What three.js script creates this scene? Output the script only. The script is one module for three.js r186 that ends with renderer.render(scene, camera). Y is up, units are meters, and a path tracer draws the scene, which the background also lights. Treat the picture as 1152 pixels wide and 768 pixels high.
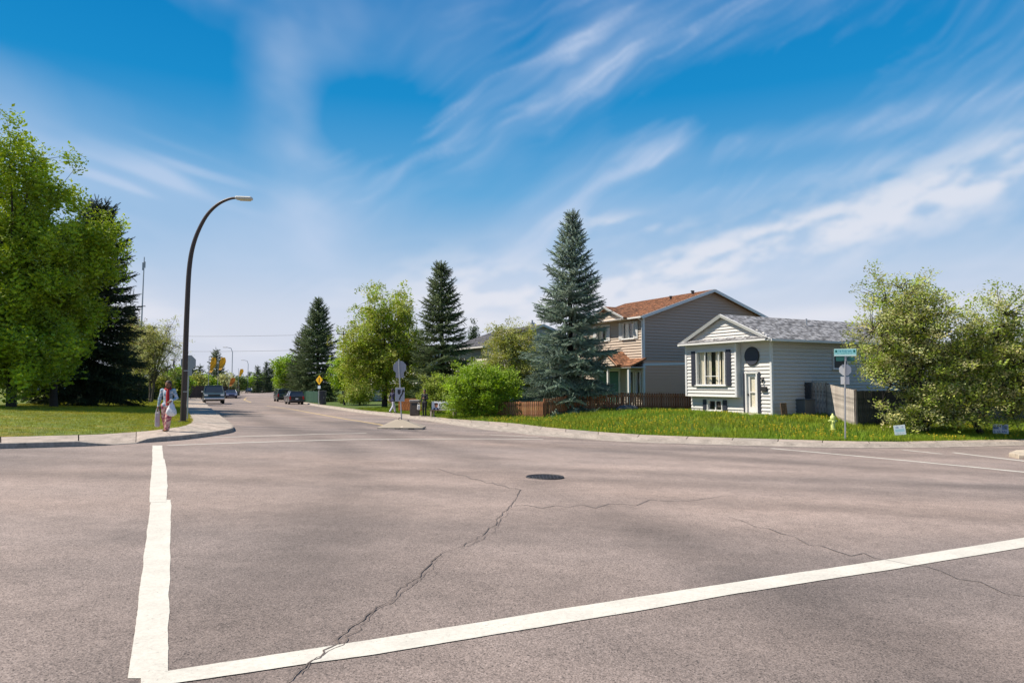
import * as THREE from 'three';
import { mergeGeometries, toCreasedNormals } from 'three/addons/utils/BufferGeometryUtils.js';
import { RoundedBoxGeometry } from 'three/addons/geometries/RoundedBoxGeometry.js';
import { MarchingCubes } from 'three/addons/objects/MarchingCubes.js';

// ---------------------------------------------------------------- camera, sky, sun, exposure
const scene = new THREE.Scene();
const CAM_H = 1.75, FOCAL = 800, HORIZON = 431;          // photograph measures: 1152 x 768 pixels
const PITCH = Math.atan((HORIZON - 384) / FOCAL);
const camera = new THREE.PerspectiveCamera(2 * Math.atan(384 / FOCAL) * 180 / Math.PI, 1152 / 768, 0.1, 4000);
camera.position.set(0, CAM_H, 0);
camera.rotation.set(PITCH, 0, 0);
const renderer = new THREE.WebGLRenderer({ antialias: true });
renderer.toneMapping = THREE.LinearToneMapping;
renderer.toneMappingExposure = 1.6;
renderer.shadowMap.enabled = true;

const SUN_AZ = -89, SUN_EL = 54;                         // square to the left of the view
const sunDir = new THREE.Vector3().setFromSphericalCoords(1, (90 - SUN_EL) * Math.PI / 180, (180 - SUN_AZ) * Math.PI / 180);
const sun = new THREE.DirectionalLight(new THREE.Color().setRGB(1.0, 0.91, 0.78), 4.6);
sun.position.copy(sunDir).multiplyScalar(120);
sun.castShadow = true; sun.shadow.radius = 1;
sun.shadow.mapSize.set(4096, 4096);
Object.assign(sun.shadow.camera, { left: -120, right: 120, top: 120, bottom: -120, near: 1, far: 400 });
scene.add(sun); scene.add(sun.target);

// ---------------------------------------------------------------- random numbers and noise
function rng(seed) { let a = seed >>> 0; return () => { a = (a + 0x6D2B79F5) | 0; let t = Math.imul(a ^ (a >>> 15), 1 | a); t = (t + Math.imul(t ^ (t >>> 7), 61 | t)) ^ t; return ((t ^ (t >>> 14)) >>> 0) / 4294967296; }; }
function h2(x, y, s) { let h = Math.imul(x, 374761393) + Math.imul(y, 668265263) + Math.imul(s, 974634777); h = Math.imul(h ^ (h >>> 13), 1274126177); return ((h ^ (h >>> 16)) >>> 0) / 4294967296; }
const sm = t => t * t * (3 - 2 * t);
function vn(x, y, s = 0, period = 0) {                   // value noise, 0..1, tiling when a period is given
  const xi = Math.floor(x), yi = Math.floor(y), fx = sm(x - xi), fy = sm(y - yi);
  const w = v => period ? ((v % period) + period) % period : v;
  const x0 = w(xi), x1 = w(xi + 1), y0 = w(yi), y1 = w(yi + 1);
  const a = h2(x0, y0, s), b = h2(x1, y0, s), c = h2(x0, y1, s), d = h2(x1, y1, s);
  return a + (b - a) * fx + (c - a) * fy + (a - b - c + d) * fx * fy;
}
function fbm(x, y, o = 4, s = 0) { let v = 0, a = 0.5, n = 0; for (let i = 0; i < o; i++) { v += a * vn(x, y, s + i); n += a; x *= 2.03; y *= 2.03; a *= 0.5; } return v / n; }
const clamp = (v, a = 0, b = 1) => Math.min(b, Math.max(a, v));
const step = (a, b, v) => sm(clamp((v - a) / (b - a)));
const mix = (a, b, t) => a + (b - a) * t;

// ---------------------------------------------------------------- the sky: air and thin cirrus
{
  const W = 2048, H = 1024, data = new Float32Array(W * H * 4);
  const stops = [[-90, .30, .32, .34], [-2, .54, .57, .63], [0, .62, .65, .75], [4, .60, .66, .79], [9, .41, .57, .78], [15, .12, .39, .70], [22, .012, .262, .60], [30, .002, .195, .52], [45, .006, .14, .42], [90, .006, .10, .34]];
  const band = (az, el, a0, e0, a1, e1, w) => {          // soft band along a line on the sky
    const dx = a1 - a0, dy = e1 - e0, L = Math.hypot(dx, dy), t = ((az - a0) * dx + (el - e0) * dy) / (L * L), d = ((az - a0) * -dy + (el - e0) * dx) / L;
    return Math.exp(-d * d / (w * w)) * step(-0.12, 0.12, t) * (1 - step(0.85, 1.2, t));
  };
  for (let j = 0; j < H; j++) {
    const el = ((j + .5) / H - .5) * 180;
    let k = 0; while (k < stops.length - 2 && el > stops[k + 1][0]) k++;
    const s0 = stops[k], s1 = stops[k + 1], f = clamp((el - s0[0]) / (s1[0] - s0[0]));
    const base = [1, 2, 3].map(c => mix(s0[c], s1[c], f));
    const ce = Math.cos(el * Math.PI / 180), se = Math.sin(el * Math.PI / 180);
    for (let i = 0; i < W; i++) {
      const th = ((i + .5) / W - .5) * 2 * Math.PI, dx = Math.cos(th) * ce, dz = Math.sin(th) * ce;
      const az = Math.atan2(dx, -dz) * 180 / Math.PI;
      let c = 0, puff = 0;
      if (el > -1) {
        const q = 1 / (Math.max(se, 0) + .13), px = dx * q, pz = -dz * q;
        const al = px * -.27 + pz * .963, ac = px * .963 + pz * .27;       // along and across the wisps
        const wx = fbm(al * .8 + 3, ac * .8, 3, 11) - .5, wy = fbm(al * .8, ac * .8 + 7, 3, 17) - .5;
        const streak = fbm(al * .42 + wx * .7, ac * 2.3 + wy * 1.1, 5, 23);
        const fine = fbm(al * 2.0 + wx * 2, ac * 8.5 + wy * 2, 4, 31);
        const broad = fbm(al * .35 + 9, ac * .7 + 2, 3, 41);
        c = clamp((streak - .42) * 1.5) * (.25 + .7 * broad) * .75 + clamp(fine - .5) * .12;
        // the wisps and bands in view: fibres run along the bands
        const fa = az * .87 + el * .49, fc = -az * .49 + el * .87, wv = (fbm(az * .13, el * .13, 3, 55) - .5) * 5;
        const fib = fbm(fa * .07 + wv * .1, (fc + wv) * .55, 5, 51), fib2 = fbm(fa * .16, (fc + wv * .6) * 1.9, 4, 57), n3 = fbm(az * .16 + el * .1, el * .25, 4, 67);
        const rg = 1 - Math.abs(2 * fbm(fa * .11 + wv * .15, (fc + wv * .8) * .85, 5, 58) - 1), F = clamp(.16 + 1.0 * (fib - .28)) * (.55 + .4 * fib2) + .42 * Math.pow(rg, 5) * step(.3, .6, fib) ;
        c += band(az, el, -14, 14, 9, 27, 3.2) * .62 * F + band(az, el, 5, 24.5, 26, 31, 2.6) * .5 * F + band(az, el, -4, 7.5, 14, 19, 2.4) * .72 * F + band(az, el, 11, 17.6, 40, 18.8, 1.0) * .5 * F + band(az, el, 6, 13.5, 40, 16.4, 1.1) * .45 * F;
        c += band(az, el, -34, 31, -12, 26, 3.4) * .5 * n3 + band(az, el, -19, 25, -15, 9, 2.6) * .62 * n3 + Math.exp(-(((az + 20) / 6) ** 2) - (((el - 11) / 4) ** 2)) * .35 * (.4 + n3);
        const rip = vn(az * .22 + el * .4, el * 1.5 + az * .30 + wv * .25, 71);
        c += Math.exp(-(((az + 27) / 5.5) ** 2) - (((el - 14.2) / 2.3) ** 2)) * (.30 + .55 * step(.42, .85, rip)) + Math.exp(-(((az + 36) / 7) ** 2) - (((el - 14) / 5) ** 2)) * .45 * (.5 + n3);
        c -= Math.exp(-(((az + 11) / 5) ** 2) - (((el - 20) / 3.4) ** 2)) * .34 + Math.exp(-(((az - 16) / 11) ** 2) - (((el - 21.5 - (az - 16) * .12) / 1.8) ** 2)) * .22 + Math.exp(-(((az + 33) / 9) ** 2) - (((el - 25) / 3.4) ** 2)) * .30;
        const bel = 7.2 + .235 * (az - 6), be = el - bel;                   // the fluffy bank to the right
        const along = step(0, 11, az) * (1 - step(46, 70, az)), bb = fbm((az * .97 + el * .2) * .34 + wx, (el - az * .22) * .95 + wy * 1.2, 6, 53);
        const bank = Math.exp(-((be / (be > 0 ? 2.3 : 2.6)) ** 2)) * along;
        puff = bank * (.16 + .95 * step(.33, .72, bb + .10 * bank));
        puff += Math.exp(-(((az + 2) / 7) ** 2) - (((el - 7.4) / 2.8) ** 2)) * (.18 + .75 * step(.36, .74, bb));
        puff += Math.exp(-(((az - 8.5) / 4.5) ** 2) - (((el - 12.6) / .8) ** 2)) * step(.38, .66, bb) * .65;
        puff += Math.exp(-(((el - 4.4) / 3.2) ** 2)) * (.34 + .5 * step(.38, .78, fbm(az * .10, el * .6, 4, 81)));
        c += .20 * Math.pow(rg, 4) * step(.42, .7, broad + .12 * fib2); c *= step(-1, 4, el);
      }
      c = clamp(c, 0, .8); puff = clamp(puff, 0, .9);
      const o = (j * W + i) * 4, ci = [.60, .69, .87], pi = [.83, .83, .89];
      for (let m = 0; m < 3; m++) { let v = mix(base[m], ci[m], c * .85); v = mix(v, pi[m], puff * .85); data[o + m] = v / 1.6; }
      data[o + 3] = 1;
    }
  }
  const t = new THREE.DataTexture(data, W, H, THREE.RGBAFormat, THREE.FloatType);
  t.mapping = THREE.EquirectangularReflectionMapping; t.magFilter = THREE.LinearFilter; t.minFilter = THREE.LinearFilter; t.wrapS = THREE.RepeatWrapping; t.needsUpdate = true;
  scene.background = t; scene.environment = t;
}

// ---------------------------------------------------------------- the lie of the land
function roadY(x, d) {                                   // the whole crossing falls gently to the right and away
  const s = .0217 * x + .0165 * d - .14, a = Math.abs(s);
  return -Math.sign(s) * (a < .5 ? a : .5 + .35 * Math.tanh((a - .5) / .35));
}
function ray(px, py) {
  const x = (px - 576) / FOCAL, y = -(py - 384) / FOCAL, c = Math.cos(PITCH), s = Math.sin(PITCH);
  const yy = y * c + s, dd = c - y * s;
  return [x / dd, yy / dd];
}
function at(px, py, depth) { const [a, b] = ray(px, py); return new THREE.Vector3(a * depth, CAM_H + b * depth, -depth); }
function G(px, py, hf = (x, d) => roadY(x, d)) {         // where the sight line of a pixel meets the ground
  const [a, b] = ray(px, py); let lo = 1, hi = 1;
  while (hi < 700 && CAM_H + b * hi > hf(a * hi, hi)) { lo = hi; hi += .5 + hi * .01; }
  for (let i = 0; i < 40; i++) { const m = (lo + hi) / 2; if (CAM_H + b * m > hf(a * m, m)) lo = m; else hi = m; }
  return new THREE.Vector3(a * hi, hf(a * hi, hi), -hi);
}

// ---------------------------------------------------------------- naming and building helpers
const names = {};
function numbered(n) { names[n] = (names[n] ?? -1) + 1; return names[n] ? n + '_' + String(names[n]).padStart(3, '0') : n; }
function tag(o, label, category, group) { o.userData.label = label; o.userData.category = category; if (group) o.userData.group = group; return o; }
function thing(name, label, category, pos, turn = 0, group) {
  const o = new THREE.Group(); o.name = numbered(name); o.position.copy(pos); o.rotation.y = turn; scene.add(o);
  return tag(o, label, category, group);
}
function mesh(name, geo, mat, parent) { const m = new THREE.Mesh(geo, mat); m.name = name; m.castShadow = m.receiveShadow = true; if (parent) parent.add(m); return m; }
function setting(name, geo, mat) { const m = mesh(numbered(name), geo, mat, scene); m.userData.kind = 'structure'; return m; }
const box = (w, h, d, x = 0, y = 0, z = 0) => new THREE.BoxGeometry(w, h, d).translate(x, y, z);
const rbox = (w, h, d, x = 0, y = 0, z = 0, r = .02) => new RoundedBoxGeometry(w, h, d, 2, Math.min(r, w / 2.1, h / 2.1, d / 2.1)).translate(x, y, z);
const cyl = (r0, r1, h, x = 0, y = 0, z = 0, n = 16) => new THREE.CylinderGeometry(r0, r1, h, n).translate(x, y, z);
const V = (x, y, z) => new THREE.Vector3(x, y, z);
function bare(g) { const r = g.index ? g.toNonIndexed() : g; for (const k of Object.keys(r.attributes)) if (!['position', 'normal', 'uv'].includes(k)) r.deleteAttribute(k); if (!r.attributes.uv) r.setAttribute('uv', new THREE.BufferAttribute(new Float32Array(r.attributes.position.count * 2), 2)); return r; }
const merge = list => mergeGeometries(list.map(bare));
function fromTris(pos, uv, col, flat) {
  const g = new THREE.BufferGeometry(); g.setAttribute('position', new THREE.Float32BufferAttribute(pos, 3));
  g.setAttribute('uv', new THREE.Float32BufferAttribute(uv ?? new Array(pos.length / 3 * 2).fill(0), 2));
  if (col) g.setAttribute('color', new THREE.Float32BufferAttribute(col, 3));
  g.computeVertexNormals(); return g;
}
function prism(pts, depth, bevel = 0) {                  // outline in x,y pushed along z, centred on z
  const s = new THREE.Shape(pts.map(p => new THREE.Vector2(p[0], p[1])));
  return new THREE.ExtrudeGeometry(s, { depth: depth - 2 * bevel, bevelEnabled: bevel > 0, bevelThickness: bevel, bevelSize: bevel, bevelOffset: -bevel, bevelSegments: 2, curveSegments: 16 }).translate(0, 0, -(depth - 2 * bevel) / 2);
}
function tube(pts, radii, sides = 7) {                   // tapered tube through points, the frame carried along without twisting
  const n = pts.length, pos = [], idx = [], uv = [], t = V(0, 0, 0), a = V(0, 0, 0), b = V(0, 0, 0); let len = 0;
  for (let i = 0; i < n; i++) {
    t.copy(pts[Math.min(i + 1, n - 1)]).sub(pts[Math.max(i - 1, 0)]).normalize();
    if (!i) a.set(Math.abs(t.y) > .9 ? 1 : 0, Math.abs(t.y) > .9 ? 0 : 1, 0);
    a.addScaledVector(t, -a.dot(t)).normalize(); b.crossVectors(t, a);
    if (i) len += pts[i].distanceTo(pts[i - 1]);
    for (let k = 0; k <= sides; k++) { const w = k / sides * Math.PI * 2, r = radii[i]; pos.push(pts[i].x + (a.x * Math.cos(w) + b.x * Math.sin(w)) * r, pts[i].y + (a.y * Math.cos(w) + b.y * Math.sin(w)) * r, pts[i].z + (a.z * Math.cos(w) + b.z * Math.sin(w)) * r); uv.push(k / sides * Math.max(.3, Math.PI * 2 * radii[0]), len); }
  }
  for (let i = 0; i < n - 1; i++) for (let k = 0; k < sides; k++) { const p = i * (sides + 1) + k, q = p + sides + 1; idx.push(p, p + 1, q, p + 1, q + 1, q); }
  const g = new THREE.BufferGeometry(); g.setAttribute('position', new THREE.Float32BufferAttribute(pos, 3)); g.setAttribute('uv', new THREE.Float32BufferAttribute(uv, 2)); g.setIndex(idx); g.computeVertexNormals(); return g;
}

// ---------------------------------------------------------------- materials
const rgb = (r, g, b) => new THREE.Color().setRGB(r, g, b);
const mat = (r, g, b, rough = .85, o = {}) => new THREE.MeshStandardMaterial({ color: rgb(r, g, b), roughness: rough, ...o });
function texture(n, fn, metres, srgb = true) {           // fn(x, y, size) -> [r, g, b] 0..1 (values as the eye sees them)
  const d = new Uint8Array(n * n * 4);
  for (let y = 0; y < n; y++) for (let x = 0; x < n; x++) { const c = fn(x, y, n), o = (y * n + x) * 4; d[o] = clamp(c[0]) * 255; d[o + 1] = clamp(c[1]) * 255; d[o + 2] = clamp(c[2]) * 255; d[o + 3] = 255; }
  const t = new THREE.DataTexture(d, n, n); t.wrapS = t.wrapT = THREE.RepeatWrapping; t.magFilter = THREE.LinearFilter; t.minFilter = THREE.LinearMipmapLinearFilter; t.generateMipmaps = true;
  if (srgb) t.colorSpace = THREE.SRGBColorSpace; t.repeat.set(1 / metres, 1 / metres); t.needsUpdate = true; return t;
}
const tn = (x, y, n, cells, s) => vn(x / n * cells, y / n * cells, s, cells);     // tiling noise over a texture
const grey = v => [v, v, v];
const T = {
  asphalt: texture(2048, (x, y, n) => {
    const a = h2(x, y, 1), b = h2(x >> 1, y >> 1, 2), c = tn(x, y, n, 700, 3), m = tn(x, y, n, 40, 4), l = tn(x, y, n, 9, 5), k = tn(x, y, n, 160, 6);
    let v = .80 + (a - .5) * .16 + (b - .5) * .20 + (c - .5) * .22 + (m - .5) * .07 + (l - .5) * .05 + (k - .5) * .05;
    if (b > .955) v += .17; if (b < .06) v -= .24; if (h2(x >> 2, y >> 2, 7) < .004) v -= .3;
    return [v, v * .985, v * .97];
  }, 7),
  concrete: texture(512, (x, y, n) => { const v = .86 + (h2(x, y, 8) - .5) * .12 + (tn(x, y, n, 60, 9) - .5) * .12 + (tn(x, y, n, 8, 10) - .5) * .14 - step(.75, .95, tn(x, y, n, 22, 12)) * .08; return [v, v * .985, v * .96]; }, 3),
  grass: texture(1024, (x, y, n) => {
    const f = h2(x, y >> 1, 13), g = tn(x, y, n, 260, 14), m = tn(x, y, n, 40, 15), l = tn(x, y, n, 9, 16), v = .66 + (f - .5) * .3 + (g - .5) * .4 + (m - .5) * .2, dry = step(.55, .9, l * .7 + m * .3);
    return [v * mix(.92, 1.18, dry), v * mix(1, 1.0, dry), v * mix(.7, .8, dry)];
  }, 8),
  paint: texture(512, (x, y, n) => { let v = .95 + (h2(x, y, 17) - .5) * .07 + (tn(x, y, n, 100, 18) - .5) * .07 + (tn(x, y, n, 12, 19) - .5) * .06; if (tn(x, y, n, 128, 20) > .92) v -= .14; return [v, v * .99, v * .96]; }, 2),
  bark: texture(256, (x, y, n) => { const v = .6 + (tn(x * 4, y, n, 64, 21) - .5) * .5 + (tn(x, y, n, 90, 22) - .5) * .35; return grey(v); }, 1),
  shingle: texture(512, (x, y, n) => { const r = Math.floor(y / n * 16), c = Math.floor((x / n + (r % 2) * .03 + h2(r, 3, 5) * .4) * 16) % 16, v = .72 + (h2(c, r, 24) - .5) * .5 + (h2(x, y, 25) - .5) * .25 + (tn(x, y, n, 8, 26) - .5) * .15; return [v, v * .99, v]; }, 2.4),
  wood: texture(256, (x, y, n) => { const v = .72 + (tn(x, y * .15, n, 64, 27) - .5) * .35 + (tn(x, y, n, 12, 28) - .5) * .3 + (h2(x, y, 29) - .5) * .1; return [v, v * .95, v * .9]; }, 1.1),
  cloth: texture(128, (x, y, n) => grey(.86 + (tn(x, y, n, 60, 30) - .5) * .25), .25),
};
T.asphaltBump = texture(1024, (x, y, n) => grey(.5 + (h2(x >> 1, y >> 1, 2) - .5) * .6 + (tn(x, y, n, 350, 3) - .5) * .4), 3.5, false);
const M = {
  asphalt: new THREE.MeshStandardMaterial({ map: T.asphalt, vertexColors: true, roughness: .93, bumpMap: T.asphaltBump, bumpScale: .003 }),
  concrete: mat(.48, .41, .36, .92, { map: T.concrete }), concreteB: mat(.45, .395, .35, .92, { map: T.concrete }), concreteC: mat(.52, .44, .385, .92, { map: T.concrete }),
  kerb: mat(.40, .36, .32, .92, { map: T.concrete }), cast: mat(.62, .54, .44, .9, { map: T.concrete }),
  grass: new THREE.MeshStandardMaterial({ map: T.grass, vertexColors: true, roughness: 1 }),
  white: mat(.66, .65, .63, .5), trim: mat(.62, .62, .62, .5), paint: mat(.61, .585, .545, .75, { map: T.paint }), paintOld: mat(.52, .49, .46, .8, { map: T.paint }), paintYellow: mat(.62, .45, .19, .8, { map: T.paint }),
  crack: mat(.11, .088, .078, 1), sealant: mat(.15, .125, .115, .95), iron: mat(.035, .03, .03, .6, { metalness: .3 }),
  steel: mat(.42, .42, .43, .45, { metalness: .6 }), signBack: mat(.33, .33, .36, .55, { metalness: .3 }), bronze: mat(.055, .036, .03, .5, { metalness: .2 }),
  rubber: mat(.02, .02, .021, .8), chrome: mat(.6, .6, .62, .25, { metalness: 1 }), blackPlastic: mat(.025, .025, .028, .5),
  glass: new THREE.MeshPhysicalMaterial({ color: rgb(.03, .036, .04), roughness: .05, metalness: 0, clearcoat: 1, clearcoatRoughness: .03 }),
  pane: new THREE.MeshPhysicalMaterial({ color: rgb(1, 1, 1), roughness: .03, transmission: 1, thickness: 0, ior: 1.5 }),
  bark: mat(.13, .105, .085, .95, { map: T.bark }), barkDark: mat(.055, .042, .036, .95, { map: T.bark }), barkPale: mat(.24, .20, .17, .95, { map: T.bark }),
  skin: mat(.30, .16, .10, .6),
};
// ---------------------------------------------------------------- road sheet
const dist2 = (x, z, P) => { let best = 1e9; for (let i = 0; i < P.length - 1; i++) { const ax = P[i].x, az = P[i].z, bx = P[i + 1].x - ax, bz = P[i + 1].z - az, t = clamp(((x - ax) * bx + (z - az) * bz) / (bx * bx + bz * bz + 1e-9)), dx = x - ax - bx * t, dz = z - az - bz * t; best = Math.min(best, dx * dx + dz * dz); } return Math.sqrt(best); };
function lines(ranges) { const r = []; for (const [a, b, s] of ranges) for (let v = a; v < b - 1e-6; v += s) r.push(v); r.push(ranges[ranges.length - 1][1]); return r; }
const L_PAIRS = [[-420, 496, -420, 511], [-150, 493, -150, 507], [0, 491.3, 0, 504.7], [60, 489.8, 60, 503], [112, 488.3, 112, 501.3], [140, 486.5, 140, 499.6], [165, 485, 165, 497.7], [190, 481.8, 205, 494.7], [206, 479, 240, 490], [214, 475.5, 260, 486.3], [214, 471, 262, 482.5], [210, 463, 250, 472], [207, 455, 237, 461], [205, 449, 227, 451], [208, 445, 222, 447], [216, 442, 226, 443.6], [234, 440.6, 241, 442], [258, 439.7, 262, 440.9], [282, 438.6, 285, 439.6], [300, 437.2, 302, 437.7]];
const R_PAIRS = [[316, 437.4, 314, 437.8], [322, 441, 319, 441.7], [332, 447.5, 328, 448.7], [350, 453.3, 347, 455.4], [377, 457, 374, 460], [414, 461.8, 411, 465.3], [447, 464.7, 446, 469.5], [475, 467.3, 480, 473.5], [510, 471, 516, 479], [550, 474, 550, 484], [578, 476, 578, 487], [610, 479.7, 605, 490], [645, 483.2, 645, 493], [707, 488, 703, 497], [760, 490.3, 755, 499], [859, 493.5, 857, 502], [941, 495.8, 941, 504], [1000, 496.3, 1005, 504], [1072, 495.3, 1085, 502.8], [1152, 493.8, 1170, 500.5], [1330, 489, 1380, 494.5], [1700, 480, 1760, 484]];
function sample(pairs, off) {                            // smooth inner and outer edges on the road plane
  const I = pairs.map(p => { const q = G(p[0], p[1], (x, d) => roadY(x, d) + off); return V(q.x, 0, q.z); }), O = pairs.map(p => { const q = G(p[2], p[3]); return V(q.x, 0, q.z); });
  const ci = new THREE.CatmullRomCurve3(I, false, 'centripetal'), co = new THREE.CatmullRomCurve3(O, false, 'centripetal'), n = pairs.length - 1, A = [], B = [];
  for (let i = 0; i < n; i++) { const l = (I[i].distanceTo(I[i + 1]) + O[i].distanceTo(O[i + 1])) / 2, m = Math.max(2, Math.min(40, Math.round(l / .5))); for (let k = 0; k < m; k++) { const t = (i + k / m) / n; A.push(ci.getPoint(t)); B.push(co.getPoint(t)); } }
  A.push(I[n]); B.push(O[n]); return [A, B];
}
const [LI, LO] = sample(L_PAIRS, .14), [RI, RO] = sample(R_PAIRS, .12);

const inPoly = (x, z, P) => { let c = false; for (let i = 0, j = P.length - 1; i < P.length; j = i++) if ((P[i].z > z) !== (P[j].z > z) && x < (P[j].x - P[i].x) * (z - P[i].z) / (P[j].z - P[i].z) + P[i].x) c = !c; return c; };
const landR = [...RI, V(700, 0, RI[RI.length - 1].z), V(700, 0, -900), V(RI[0].x, 0, -900)], landL = [...LI, V(LI[LI.length - 1].x, 0, -900), V(-900, 0, -900), V(-900, 0, LI[0].z)];
const RIs = RI.filter((p, i) => i % 3 === 0 || i === RI.length - 1), LIs = LI.filter((p, i) => i % 3 === 0 || i === LI.length - 1);
const offRoad = (x, d) => (inPoly(x, -d, landR) && dist2(x, -d, RIs) > 5) || (inPoly(x, -d, landL) && dist2(x, -d, LIs) > 5);
{
  const xs = lines([[-140, -60, 4], [-60, -24, 1], [-24, 24, .24], [24, 60, 1.5], [60, 120, 6]]), ds = lines([[-20, 1, 2], [1, 12, .22], [12, 40, .3], [40, 90, 1], [90, 200, 4], [200, 420, 10]]);
  const nx = xs.length, nd = ds.length, pos = new Float32Array(nx * nd * 3), col = new Float32Array(nx * nd * 3), uv = new Float32Array(nx * nd * 2), idx = [];
  // worn wheel tracks across the crossing: paths that traffic follows
  const tracks = [[V(-40, 0, -16.2), V(-6, 0, -15.2), V(20, 0, -10.5), V(40, 0, -4)], [V(-40, 0, -13.5), V(-6, 0, -12.8), V(20, 0, -8.3), V(40, 0, -2)], [V(-24, 0, -60), V(-13, 0, -37), V(-4.5, 0, -20), V(-2, 0, -8), V(-1, 0, 5)], [V(-20, 0, -60), V(-9.4, 0, -37), V(-1.6, 0, -20), V(2, 0, -8), V(4, 0, 5)], [V(-14, 0, -46), V(0, 0, -24), V(9, 0, -17.5), V(24, 0, -14)], [V(-40, 0, -18.2), V(-10, 0, -17.2), V(8, 0, -14.6), V(30, 0, -8)]];
  for (let j = 0; j < nd; j++) for (let i = 0; i < nx; i++) {
    const x = xs[i], d = ds[j], o = j * nx + i;
    pos[o * 3] = x; pos[o * 3 + 1] = roadY(x, d) + (d < 45 && Math.abs(x) < 26 ? (fbm(x * .35, d * .35, 2, 90) - .5) * .012 : 0); pos[o * 3 + 2] = -d; uv[o * 2] = x; uv[o * 2 + 1] = d; if (offRoad(x, d)) pos[o * 3 + 1] -= 1.2;
    let t = 0; if (d < 70 && Math.abs(x) < 42) for (const p of tracks) { const q = dist2(x, -d, p); t = Math.max(t, Math.exp(-((q / .75) ** 2))); }
    const n1 = fbm(x * .16 + 4, d * .30, 4, 91), n2 = fbm(x * .7, d * 1.1, 3, 92), n3 = fbm(x * .09, d * .55 + x * .07, 4, 93);
    const stain = step(.60, .80, fbm(x * .45 + 20, d * 1.0, 4, 94));
    let v = .325 * (1 + (n1 - .5) * .75 + (n2 - .5) * .26 + (n3 - .5) * .8) * (1 - .30 * t * (.4 + n2)) * (1 - .16 * stain);
    const warm = 1 + (n1 - .5) * .12;
    col[o * 3] = v * 1.11 * warm; col[o * 3 + 1] = v * .905; col[o * 3 + 2] = v * .815 / warm;
  }
  for (let j = 0; j < nd - 1; j++) for (let i = 0; i < nx - 1; i++) { const p = j * nx + i, q = p + nx; idx.push(p, p + 1, q, p + 1, q + 1, q); }
  const g = new THREE.BufferGeometry(); g.setAttribute('position', new THREE.BufferAttribute(pos, 3)); g.setAttribute('color', new THREE.BufferAttribute(col, 3)); g.setAttribute('uv', new THREE.BufferAttribute(uv, 2)); g.setIndex(idx); g.computeVertexNormals();
  setting('road', g, M.asphalt);
}
const surf = (x, d) => roadY(x, d) + (d < 45 && Math.abs(x) < 26 ? (fbm(x * .35, d * .35, 2, 90) - .5) * .012 : 0);
// a strip lying on the road: centre line points [x, depth, half width left, half width right]
function strip(pts, lift, jag = 0, seed = 1, fine = .25) {
  const pos = [], uv = [], idx = []; let L = 0; const P = [];
  for (let i = 0; i < pts.length - 1; i++) { const a = pts[i], b = pts[i + 1], l = Math.hypot(b[0] - a[0], b[1] - a[1]), n = Math.max(1, Math.ceil(l / fine)); for (let k = 0; k < n; k++) { const t = k / n; P.push(a.map((v, m) => mix(v, b[m], t))); } }
  P.push(pts[pts.length - 1]);
  for (let i = 0; i < P.length; i++) {
    const a = P[Math.max(0, i - 1)], b = P[Math.min(P.length - 1, i + 1)], l = Math.hypot(b[0] - a[0], b[1] - a[1]) || 1, nx = (b[1] - a[1]) / l, nd = -(b[0] - a[0]) / l;
    if (i) L += Math.hypot(P[i][0] - P[i - 1][0], P[i][1] - P[i - 1][1]);
    const jl = jag * (vn(L * 3, 0, seed) - .5 + (h2(i, 1, seed) - .5) * .6), jr = jag * (vn(L * 3, 5, seed) - .5 + (h2(i, 2, seed) - .5) * .6);
    for (const [s, w] of [[-1, P[i][2] + jl], [1, P[i][3] + jr]]) { const x = P[i][0] + nx * w * s, d = P[i][1] + nd * w * s; pos.push(x, surf(x, d) + lift, -d); uv.push(w * s, L); }
  }
  for (let i = 0; i < P.length - 1; i++) { const p = i * 2; idx.push(p, p + 1, p + 2, p + 1, p + 3, p + 2); }
  const g = new THREE.BufferGeometry(); g.setAttribute('position', new THREE.Float32BufferAttribute(pos, 3)); g.setAttribute('uv', new THREE.Float32BufferAttribute(uv, 2)); g.setIndex(idx); g.computeVertexNormals(); return g;
}
const gp = (px, py) => { const p = G(px, py); return [p.x, -p.z]; };
// markings; a painted line is outlined by its two edges in the photograph
function edged(left, right) { return [left.map(p => gp(...p)), right.map(p => gp(...p))]; }
function band2([A, B], lift, jag, seed) {                // a painted band between two edges
  const walk = E => { const P = []; for (let i = 0; i < E.length - 1; i++) for (let k = 0; k < 30; k++) P.push([mix(E[i][0], E[i + 1][0], k / 30), mix(E[i][1], E[i + 1][1], k / 30)]); P.push(E[E.length - 1]); return P; };
  const a = walk(A), b = walk(B), pos = [], uv = [], idx = []; let L = 0;
  for (let i = 0; i < a.length; i++) {
    if (i) L += Math.hypot(a[i][0] - a[i - 1][0], a[i][1] - a[i - 1][1]);
    const w = Math.hypot(b[i][0] - a[i][0], b[i][1] - a[i][1]), ja = jag / w * (vn(L * 2.2, 0, seed) - .5 + (vn(L * 14, 3, seed) - .5) * .35), jb = jag / w * (vn(L * 2.2, 9, seed) - .5 + (vn(L * 14, 7, seed) - .5) * .35);
    for (const t of [ja, .5, 1 + jb]) { const x = mix(a[i][0], b[i][0], t), d = mix(a[i][1], b[i][1], t); pos.push(x, surf(x, d) + lift, -d); uv.push(x, d); }
  }
  for (let i = 0; i < a.length - 1; i++) for (const k of [0, 1]) { const p = i * 3 + k, q = p + 3; idx.push(p, p + 1, q, p + 1, q + 1, q); }
  const g = new THREE.BufferGeometry(); g.setAttribute('position', new THREE.Float32BufferAttribute(pos, 3)); g.setAttribute('uv', new THREE.Float32BufferAttribute(uv, 2)); g.setIndex(idx); g.computeVertexNormals(); return g;
}
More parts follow.
